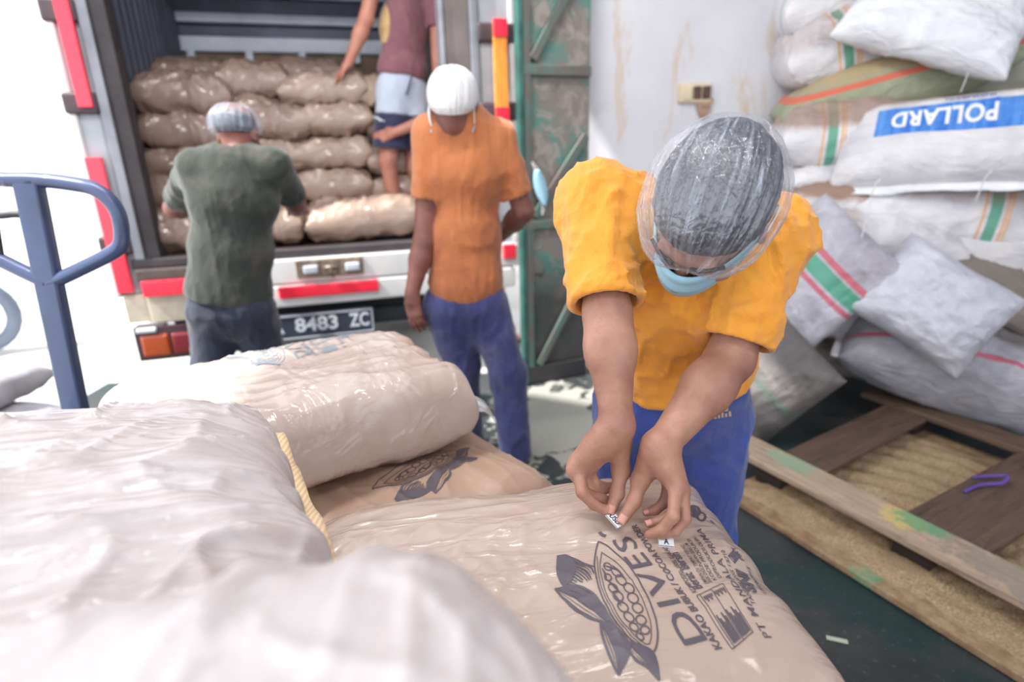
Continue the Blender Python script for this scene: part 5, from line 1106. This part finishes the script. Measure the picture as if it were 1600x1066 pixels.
# hair and clear cap
hb = Body(); hb.ell(gH(0, -0.018, 0.038), [np.cross(look, crown), look, crown] if False else frame(crown, np.cross(look, crown)), (0.084, 0.105, 0.094))
hairfn = fold_disp(5, 0.004, 60, (1, 1, 1))
def hair(p):
    f_ = nrm(look - crown * np.dot(look, crown)); q = p - HD; return smax(hb(p) + hairfn(p), (q @ f_) * 0.7 - (q @ crown) - 0.012, 0.02)
sdf_obj('hair', hair, HD - 0.16, HD + 0.16, 0.003, HAIR, man, 1)
CAPM = cap_film('clear_cap_film', (0.72, 0.78, 0.92), 0.06, 0.68, 0.16, 0.13)  # bluish film colour stands in for reflected sky
cap_mesh('hair_cap', gH(0, -0.010, 0.032), crown, look, (0.100, 0.122, 0.106), CAPM, man, seed=4, amp=0.06, lowcut=-0.40, nu=260, nv=120, gather=(-0.12, 0.98, -0.12))
# mask over nose and mouth with ear loops
def face_mask(g, parent, m):
    vs = []; n_, m_ = 22, 16
    for i in range(n_):
        for j in range(m_):
            a = (i / (n_ - 1) - .5) * 2; v = j / (m_ - 1); z = 0.0 - 0.115 * v + 0.012 * (1 - a * a) * (1 - v); x = 0.088 * a * (1 - 0.12 * v); y = 0.125 - 0.052 * abs(a) ** 1.7 - 0.075 * a * a * abs(a) - 0.03 * (v - 0.42) ** 2 * 3 + 0.0022 * math.sin(v * 26)
            vs.append(g(x, y, z))
    o = mesh_obj('face_mask', vs, [[i*m_+j, (i+1)*m_+j, (i+1)*m_+j+1, i*m_+j+1] for i in range(n_-1) for j in range(m_-1)], m, parent); s_ = o.modifiers.new('t', 'SOLIDIFY'); s_.thickness = 0.002
    for sg in (-1, 1):
        mb = MB(); mb.tube(bez([g(sg * .086, 0.002, -0.005), g(sg * .088, -0.03, 0.02), g(sg * .082, -0.045, -0.01), g(sg * .08, -0.03, -0.05), g(sg * .078, 0.0, -0.10)]), 0.0018, 6); q = mb.obj('ear_loop', WHITE_EL, None, smooth=True); parent_to(q, o)
face_mask(gH, man, MASKM)
for sg in (-1, 1):   # eyes, brows
    mb = MB(); n_ = 12
    q = gH(sg * 0.032, 0.082, 0.002); ob = bmesh.new(); bmesh.ops.create_uvsphere(ob, u_segments=14, v_segments=8, radius=0.0115); me = bpy.data.meshes.new('eye'); ob.to_mesh(me); ob.free(); me.materials.append(simple('eye_white', (0.75, 0.73, 0.7), 0.2)); e = bpy.data.objects.new('eye', me); COL.objects.link(e); e.location = Vector(q); parent_to(e, man)
    mb.tube(bez([gH(sg * .014, .095, .022), gH(sg * .034, .092, .03), gH(sg * .056, .075, .024)], 4), 0.0035, 6); mb.obj('eyebrow', HAIR, man, smooth=True)
# the two label stickers held in the fingers
STK = simple('sticker_white', srgb(236, 240, 246), 0.5, var=0.02); SBL = simple('sticker_ink', srgb(40, 50, 90), 0.5)
def sticker(px0, px1, w_, txt, label, z0, z1):
    a, b = atZ(*px0, z0), atZ(*px1, z1); x = nrm(b - a); n = nrm(np.cross(x, nrm(np.cross(V(0, -0.35, 1), x)))); y = np.cross(n, x); y = y if y[1] > 0 else -y; n = np.cross(x, y)
    L_ = np.linalg.norm(b - a); e = empty('sticker_label', (a + b) / 2, label, 'sticker'); mb = MB(); mb.box((a + b) / 2, (L_, w_, 0.0006), [x, y, n]); mb.obj('paper', STK, e)
    for (u0, v0, u1, v1) in ((0, .04, 1, .09), (0, .91, 1, .96)):
        mb = MB(); mb.box(a + x * L_ / 2 + y * w_ * ((v0 + v1) / 2 - .5) + n * 0.0005, (L_, w_ * (v1 - v0), 0.0003), [x, y, n]); mb.obj('border_line', SBL, e)
    v, f = text_poly(txt, 1.0, 0.03); lo_, hi_ = v.min(0), v.max(0); v = (v - lo_) / (hi_ - lo_); wd = min(L_ * 0.8, 0.0075 * len(txt)); P = a + x * (L_ * 0.5 - wd / 2) - y * w_ * 0.27 + v[:, :1] * wd * x + v[:, 1:] * w_ * 0.54 * y + n * 0.0006
    mesh_obj('lettering', P, f, SBL, e, smooth=False)
sticker((952, 802), (971, 822), 0.017, 'USD', 'small white sticker with dark letters pinched between the two thumbs', 0.802, 0.797)
sticker((1029, 845), (1053, 848), 0.018, 'A', 'small white sticker lettered A under the bent middle finger', 0.797, 0.795)

# ---------------------------------------------------------------- worker in orange walking away
yo = 2.25
om = empty('person', (*atZ(735, 700, 0)[:2] * 0 + np.array([-0.13, 2.35]), 0), 'person in faded orange T-shirt, navy trousers and white hair cap, seen from behind', 'person')
hd = atY(709, 160, 2.22); sR, sL = atY(778, 216, yo + 0.03), atY(674, 208, yo); pv = atY(728, 462, yo + 0.03); eLm, wLm = atY(663, 378, yo - 0.02), atY(644, 458, yo - 0.06); eRm, wRm = atY(818, 330, yo + 0.06), atY(778, 372, yo + 0.24)
b = Body(); sp = nrm((sR + sL) / 2 - pv); sxx = nrm(sR - sL); R_ = frame(sp, sxx); ch = (sR + sL) / 2 - sp * 0.13
b.ell(pv, R_, (0.14, 0.105, 0.12)); b.ell((pv + ch) / 2, R_, (0.125, 0.09, 0.17), .06); b.ell(ch, R_, (0.15, 0.105, 0.15), .06); b.cone(sL, sR, 0.055, 0.055, .05); b.cone((sL + sR) / 2 + V(0, 0, .02), hd + V(0, 0, -.05), 0.062, 0.056, .05)
def arm2(B, S_, E_, W_, s=1.0): B.cone(S_, E_, 0.05 * s, 0.041 * s, .04); B.cone(E_, E_ * .65 + W_ * .35, 0.042 * s, 0.042 * s, .02); B.cone(E_ * .7 + W_ * .3, W_, 0.042 * s, 0.028 * s, .02)
arm2(b, sL, eLm, wLm); arm2(b, sR, eRm, wRm)
gO = head_sdf(b, hd, V(0.04, 0.28, 1), V(0.10, 1, -0.28))
hO = hand(wLm, V(0.035, 0.0, -1), V(-0.6, -0.8, 0), V(0.15, 0.9, 0), 1.05, 0.35); hO2 = hand(wRm, V(-0.3, 1, 0.1), V(0, -0.1, 1), V(-1, 0, 0), 1.0, 0.6)
hipA, hipB = pv + V(-0.075, 0, -.06), pv + V(0.08, 0.0, -.06); knA, knB = V(-0.22, 2.32, .47), V(-0.02, 2.24, .46); anA, anB = V(-0.22, 2.42, .09), V(-0.0, 2.2, .09)
for (h_, k_, a_) in ((hipA, knA, anA), (hipB, knB, anB)): b.cone(h_, k_, .075, .05, .03); b.cone(k_, a_, .05, .038, .02); b.cone(a_ + V(0, .0, -.03), a_ + V(0.01, .15, -.06), .036, .028, .02)
def om_fn(p): return smin(smin(b(p), hO(p), .01), hO2(p), .01)
sdf_obj('body', om_fn, V(-0.62, 1.95, 0.0), V(0.35, 2.75, 1.75), 0.0055, SK2, om, 1)
ORT = cloth_mat('shirt_orange', srgb(190, 116, 70), srgb(172, 100, 58), 0.35, srgb(146, 84, 56), 0.55); ts = Body()
ts.ell(pv + sp * .06, R_, (0.152, 0.125, 0.16)); ts.ell((pv + ch) / 2, R_, (0.145, 0.115, 0.18), .06); ts.ell(ch, R_, (0.165, 0.12, 0.155), .06); ts.cone(sL, sR, .066, .066, .06); ts.ell((sL + sR) / 2 + V(0, -.0, .055), R_, (.088, .085, .07), .07)
tL, tR = sL * .40 + eLm * .60, sR * .22 + eRm * .78
fA = fold_disp(31, 0.008, 9, (1.3, 1.3, .6))
otee = shirt_fn(ts, [(sL, tL, .066, .064), (sR, tR, .066, .064)], pv - sp * .012, sp, ((sL + sR) / 2 + V(0, 0.0, .10), hd + V(0, 0, .02), .060, .066), fA)
sdf_obj('shirt', otee, V(-0.62, 1.95, .65), V(0.35, 2.65, 1.62), 0.007, ORT, om, 1)
NAV2 = cloth_mat('trousers_navy', srgb(62, 66, 120), srgb(46, 50, 98), 0.45, srgb(120, 112, 126), 0.3); tq2 = Body(); tq2.ell(pv + V(0, 0, -.03), np.eye(3), (.15, .12, .13))
for (h_, k_, a_) in ((hipA, knA, anA), (hipB, knB, anB)): tq2.cone(h_, k_, .1, .078, .05); tq2.cone(k_, a_, .078, .068, .03)
fB = fold_disp(33, .012, 8, (1.3, 1.3, .7)); sdf_obj('trousers', lambda p: np.maximum(np.maximum(tq2(p) + fB(p), p[:, 2] - pv[2] - .04), .08 - p[:, 2]), V(-0.5, 1.95, .02), V(.3, 2.7, .95), .008, NAV2, om, 1)
WCAP = cap_film('white_cap_film', (0.95, 0.95, 0.97), 0.82, 0.97, 0.3); sdf_obj('hair', lambda p: ell(p, gO(0, -.018, .038), frame(nrm(V(.04, .28, 1)), V(1, 0, 0)), (.074, .092, .078)), hd - .16, hd + .16, .006, HAIR, om, 0)
cap_mesh('hair_cap', gO(0, -.02, .020), V(.04, .1, 1), V(.05, 1, -.1), (.090, .106, .096), WCAP, om, seed=11, amp=.05, lowcut=-.55, nu=120, nv=50, tilt=0.5)
face_mask(gO, om, MASKM)
mb = MB(); mb.tube(bez([gO(-.083, .02, .0), gO(-.086, -.02, -.02), gO(-.08, -.03, -.07), gO(-.07, .0, -.11)]), .004, 6); mb.obj('mask_tie', WHITE_EL, om, smooth=True)

# ---------------------------------------------------------------- worker in dark green leaning into the truck
yg = 2.40
gm = empty('person', (-1.25, 2.45, 0), 'person in dark green T-shirt and blue hair cap leaning into the truck', 'person')
hd = atY(372, 210, 2.52); sL, sR = atY(305, 262, yg), atY(428, 258, yg + .05); pv = atY(358, 468, yg + .02)
eL_, wL_ = atY(272, 325, yg + .28), atY(300, 330, yg + .5); eR_, wR_ = atY(462, 318, yg + .24), atY(462, 330, yg + .50)
b2 = Body(); sp2 = nrm((sR + sL) / 2 - pv); R2 = frame(sp2, nrm(sR - sL)); ch2 = (sR + sL) / 2 - sp2 * .13
b2.ell(pv, R2, (.15, .11, .12)); b2.ell((pv + ch2) / 2, R2, (.14, .1, .17), .06); b2.ell(ch2, R2, (.165, .11, .15), .06); b2.cone(sL, sR, .058, .058, .05); b2.cone((sL + sR) / 2 + V(0, .02, .0), hd + V(0, 0, -.04), .06, .056, .04)
arm2(b2, sL, eL_, wL_); arm2(b2, sR, eR_, wR_); gG = head_sdf(b2, hd, V(0.0, .35, 1), V(.05, 1, -.35))
h1 = hand(wL_, V(.1, 1, 0), V(0, 0, 1), V(1, 0, 0), 1, .4); h2 = hand(wR_, V(-.1, 1, 0), V(0, 0, 1), V(-1, 0, 0), 1, .4)
g_hA, g_hB = pv + V(-.08, 0, -.06), pv + V(.08, .02, -.06); gkA, gkB = V(-1.36, 2.42, .46), V(-1.14, 2.5, .46); gaA, gaB = V(-1.38, 2.36, .09), V(-1.14, 2.44, .09)
for (h_, k_, a_) in ((g_hA, gkA, gaA), (g_hB, gkB, gaB)): b2.cone(h_, k_, .075, .05, .03); b2.cone(k_, a_, .05, .038, .02); b2.cone(a_ + V(0, 0, -.03), a_ + V(0, .15, -.06), .036, .028, .02)
sdf_obj('body', lambda p: smin(smin(b2(p), h1(p), .01), h2(p), .01), V(-1.75, 2.1, 0), V(-.6, 3.15, 1.68), .0075, SK2, gm, 1)
OLV = cloth_mat('shirt_dark_green', srgb(44, 53, 43), srgb(35, 42, 39), .35, srgb(84, 74, 70), .5); ts2 = Body()
ts2.ell(pv + sp2 * .03, R2, (.178, .135, .17)); ts2.ell((pv + ch2) / 2, R2, (.172, .125, .18), .06); ts2.ell(ch2, R2, (.185, .13, .16), .06); ts2.cone(sL, sR, .07, .07, .06); ts2.ell((sL + sR) / 2 + V(0, .02, .03), R2, (.10, .08, .07), .06); tL2, tR2 = sL * .25 + eL_ * .75, sR * .2 + eR_ * .8; pass
fC = fold_disp(41, .008, 9, (1.3, 1.3, .6))
gtee = shirt_fn(ts2, [(sL, tL2, .068, .066), (sR, tR2, .068, .066)], pv, sp2, ((sL + sR) / 2 + V(0, .02, .09), hd, .060, .064), fC)
sdf_obj('shirt', gtee, V(-1.75, 2.1, .6), V(-.6, 3.0, 1.62), .0085, OLV, gm, 1)
BLK = cloth_mat('trousers_dark', srgb(40, 48, 68), srgb(30, 36, 52), .4); t3 = Body(); t3.ell(pv + V(0, 0, -.03), np.eye(3), (.165, .125, .13))
for (h_, k_, a_) in ((g_hA, gkA, gaA), (g_hB, gkB, gaB)): t3.cone(h_, k_, .105, .085, .05); t3.cone(k_, a_, .085, .07, .03)
sdf_obj('trousers', lambda p: np.maximum(np.maximum(t3(p) + fB(p), p[:, 2] - pv[2] - .05), .08 - p[:, 2]), V(-1.65, 2.1, .02), V(-.9, 2.8, .95), .009, BLK, gm, 1)
BCAP = cap_film('blue_cap_film', (0.60, 0.70, 0.86), 0.12, 0.75, 0.2); sdf_obj('hair', lambda p: ell(p, gG(0, -.018, .03), frame(nrm(V(0, .35, 1)), V(1, 0, 0)), (.078, .095, .070)), hd - .16, hd + .16, .006, HAIR, gm, 0)
cap_mesh('hair_cap', gG(0, -.02, .03), V(.0, .25, 1), V(.0, 1, -.25), (.102, .112, .084), BCAP, gm, seed=15, amp=.05, lowcut=-.4, nu=110, nv=50)

# ---------------------------------------------------------------- man in maroon standing on the truck bed
mm = empty('person', (*TP(1.42, 0.42, 0)[:2], .845), 'person in maroon T-shirt and grey and navy shorts standing on the truck bed', 'person')
def TY_(px, py, d): return atPlane(px, py, TP(0, d, 0), tb)
pv = TY_(628, 138, .42); shR, shL = TY_(600, -95, .40), TY_(676, -90, .50); hdm = TY_(622, -170, .45)
eA, wA = TY_(572, 30, .36), TY_(545, 98, .40); eB, wB = TY_(690, 180, .25), TY_(617, 207, .24)
b3 = Body(); sp3 = nrm((shR + shL) / 2 - pv); R3 = frame(sp3, nrm(shL - shR)); ch3 = (shR + shL) / 2 - sp3 * .14
b3.ell(pv, R3, (.14, .11, .12)); b3.ell((pv + ch3) / 2, R3, (.13, .1, .2), .06); b3.ell(ch3, R3, (.15, .11, .15), .06); b3.cone(shR, shL, .055, .055, .05); b3.cone((shR + shL) / 2, hdm + V(0, 0, -.05), .055, .052, .04); arm2(b3, shR, eA, wA); arm2(b3, shL, eB, wB)
gM = head_sdf(b3, hdm, V(0, .1, 1), V(-.6, .8, 0)); h1m = hand(wA, V(-.5, .15, -.45), V(-.3, -.3, 1), V(-.3, -1, 0), 1, .3); h2m = hand(wB, V(-1, .1, -.25), V(0, -1, .3), V(0, -.3, 1), 1, .5)
hA3, hB3 = pv + V(-.05, -.03, -.06), pv + V(.06, .03, -.06); kA3, kB3 = TY_(606, 250, .32), TY_(648, 262, .40); aA3, aB3 = V(kA3[0] + .01, kA3[1] + .08, .94), V(kB3[0] + .02, kB3[1] + .06, .94)
for (h_, k_, a_) in ((hA3, kA3, aA3), (hB3, kB3, aB3)): b3.cone(h_, k_, .078, .052, .03); b3.cone(k_, a_, .052, .038, .02); b3.cone(a_ + V(0, 0, -.05), a_ + V(-.09, .12, -.06), .034, .026, .02)
lo3 = TP(0.85, .0, .845); allp = np.array([pv, shR, shL, hdm, eA, wA, eB, wB, kA3, kB3, aA3, aB3])
sdf_obj('body', lambda p: smin(smin(b3(p), h1m(p), .01), h2m(p), .01), np.array([*(allp.min(0)[:2] - .25), .85]), allp.max(0) + .25, .008, SK3, mm, 1)
MAR = cloth_mat('shirt_maroon', srgb(134, 86, 98), srgb(116, 70, 82), .35, srgb(150, 110, 108), .4); ts3 = Body(); ts3.ell(pv + sp3 * .1, R3, (.158, .13, .17)); ts3.ell((pv + ch3) / 2, R3, (.152, .125, .2), .06); ts3.ell(ch3, R3, (.17, .125, .16), .06); ts3.cone(shR, shL, .068, .068, .06)
tA, tB = shR * .5 + eA * .5, shL * .5 + eB * .5
mtee = shirt_fn(ts3, [(shR, tA, .068, .066), (shL, tB, .068, .066)], pv + sp3 * .06, sp3, None, fC)
sdf_obj('shirt', mtee, allp.min(0) - .25, allp.max(0) + .25, .009, MAR, mm, 1)
TANP = cloth_mat('shirt_tan_panel', srgb(206, 176, 122), srgb(176, 140, 100), .35, srgb(84, 66, 72), .6)
o_ = Body(); pc_ = TY_(594, 22, .33); sdf_obj('chest_panel', lambda p: np.maximum(np.maximum(ts3(p) - .006, -(ts3(p) + .004)), ell(p, pc_, [ta, tb, nrm(tz + ta * .25)], (.055, .14, .15))), pc_ - .2, pc_ + .2, .007, TANP, mm, 1)
GRYS = cloth_mat('shorts_grey', srgb(196, 204, 220), srgb(176, 186, 206), .3); NVS = cloth_mat('shorts_navy', srgb(50, 50, 84), srgb(40, 40, 70), .3)
t4 = Body(); t4.ell(pv, R3, (.155, .125, .14)); t4.cone(hA3, hA3 * .2 + kA3 * .8, .105, .095, .05); t4.cone(hB3, hB3 * .2 + kB3 * .8, .105, .095, .05)
def sh_(p): return t4(p) + .6 * fC(p)
cut = TY_(615, 178, .3); ctn = nrm(tz + ta * .1); bot3 = TY_(615, 232, .3)
sdf_obj('shorts', lambda p: np.maximum(np.maximum(sh_(p), (cut - p) @ ctn), (p - pv) @ sp3 - .10), allp.min(0) - .25, allp.max(0) + .25, .008, GRYS, mm, 1)
sdf_obj('shorts_cuff', lambda p: np.maximum(np.maximum(sh_(p) - .003, -(cut - p) @ ctn), (bot3 - p) @ ctn), allp.min(0) - .25, allp.max(0) + .25, .008, NVS, mm, 1)
mb = MB(); mb.bar(TY_(644, 118, .27), TY_(635, 148, .27), .014, .01); mb.obj('pocket_zip', simple('zip', srgb(40, 46, 66), .6), mm)
q = TY_(592, 186, .235); mb = MB()
for sgn in (-1, 1): mb.tube(bez([q + ta * (.012 * sgn - .02) + tz * .014, q + ta * (.012 * sgn * .2), q + ta * (.012 * sgn + .02) - tz * .014], 4), .004, 6)
mb.obj('shorts_mark', PWM, mm, smooth=True)
# ---------------------------------------------------------------- person standing beyond, beside the truck (only a shin and sandal show)
xm = empty('person', (-0.08, 4.05, 0), 'person mostly hidden, bare shin and sandalled foot showing left of the green door', 'person')
b5 = Body(); f1 = atZ(797, 524, .05); a5 = f1 + V(-.06, .08, .06); k5 = V(a5[0] - .02, a5[1] + .02, .48); h5 = V(a5[0] - .05, a5[1] + .06, .86); off = V(-.20, .08, 0)
for o5 in (V(0, 0, 0), off): b5.cone(h5 + o5, k5 + o5, .075, .052, .03); b5.cone(k5 + o5, a5 + o5, .055, .036, .02); b5.cone(a5 + o5 + V(0, 0, -.04), f1 + o5 + V(.05, -.02, -.012), .034, .026, .02)
pc5 = h5 + off / 2; b5.ell(pc5, np.eye(3), (.14, .1, .13), .05); b5.ell(pc5 + V(-.02, 0, .28), np.eye(3), (.13, .1, .22), .06); s5 = pc5 + V(-.04, 0, .5); b5.cone(s5 + V(-.15, 0, 0), s5 + V(.15, 0, 0), .055, .055, .05); b5.cone(s5, s5 + V(0, 0, .14), .055, .052, .03); head_sdf(b5, s5 + V(0, 0, .22), V(0, 0, 1), V(-.3, -1, 0))
for sg in (-1, 1): e5 = s5 + V(sg * .17, 0, -.27); arm2(b5, s5 + V(sg * .15, 0, 0), e5, e5 + V(-sg * .08, -.2, -.1)); 
h5a = hand(s5 + V(.09, -.2, -.37), V(-.3, -1, -.2), V(0, 0, 1), V(-1, 0, 0), 1, .5); h5b = hand(s5 + V(-.09, -.2, -.37), V(.3, -1, -.2), V(0, 0, 1), V(1, 0, 0), 1, .5)
sdf_obj('body', lambda p: smin(smin(b5(p), h5a(p), .01), h5b(p), .01), V(h5[0] - .6, h5[1] - .6, 0), V(h5[0] + .35, h5[1] + .4, 1.8), .01, SK3, xm, 1)
t5 = Body(); t5.ell(pc5 + V(-.02, 0, .28), np.eye(3), (.15, .12, .25), .06); t5.cone(s5 + V(-.15, 0, 0), s5 + V(.15, 0, 0), .066, .066, .05)
for sg in (-1, 1): t5.cone(s5 + V(sg * .15, 0, 0), s5 + V(sg * .165, 0, -.2), .066, .066, .04)
sdf_obj('shirt', lambda p: np.maximum(t5(p), pc5[2] + .02 - p[:, 2]), V(h5[0] - .6, h5[1] - .6, .7), V(h5[0] + .35, h5[1] + .4, 1.7), .011, OLV, xm, 1)
t6 = Body(); t6.ell(pc5, np.eye(3), (.15, .115, .14), .05)
for o5 in (V(0, 0, 0), off): t6.cone(h5 + o5, k5 + o5, .095, .085, .05)
sdf_obj('shorts', lambda p: np.maximum(np.maximum(t6(p), .5 - p[:, 2]), p[:, 2] - pc5[2] - .1), V(h5[0] - .6, h5[1] - .4, .4), V(h5[0] + .35, h5[1] + .4, 1.1), .011, BLK, xm, 1)
for o5 in (V(0, 0, 0), off):
    mb = MB(); c5 = (a5 + f1) / 2 + o5; mb.box(V(c5[0] + .025, c5[1] - .01, .012), (.24, .09, .022), [nrm(V(f1[0] - a5[0] + .05, f1[1] - a5[1] - .02, 0)), nrm(V(-(f1[1] - a5[1] - .02), f1[0] - a5[0] + .05, 0)), (0, 0, 1)]); sd5 = mb.obj('sandal', SHOE, xm, bevel=.01)
    mb = MB(); p5 = f1 + o5; mb.tube(bez([p5 + V(-.02, -.045, -.03), p5 + V(0, -.01, .012), p5 + V(.02, .035, -.03)], 5), .009, 8, flat=.5); q = mb.obj('strap', SHOE, None, smooth=True); parent_to(q, sd5)
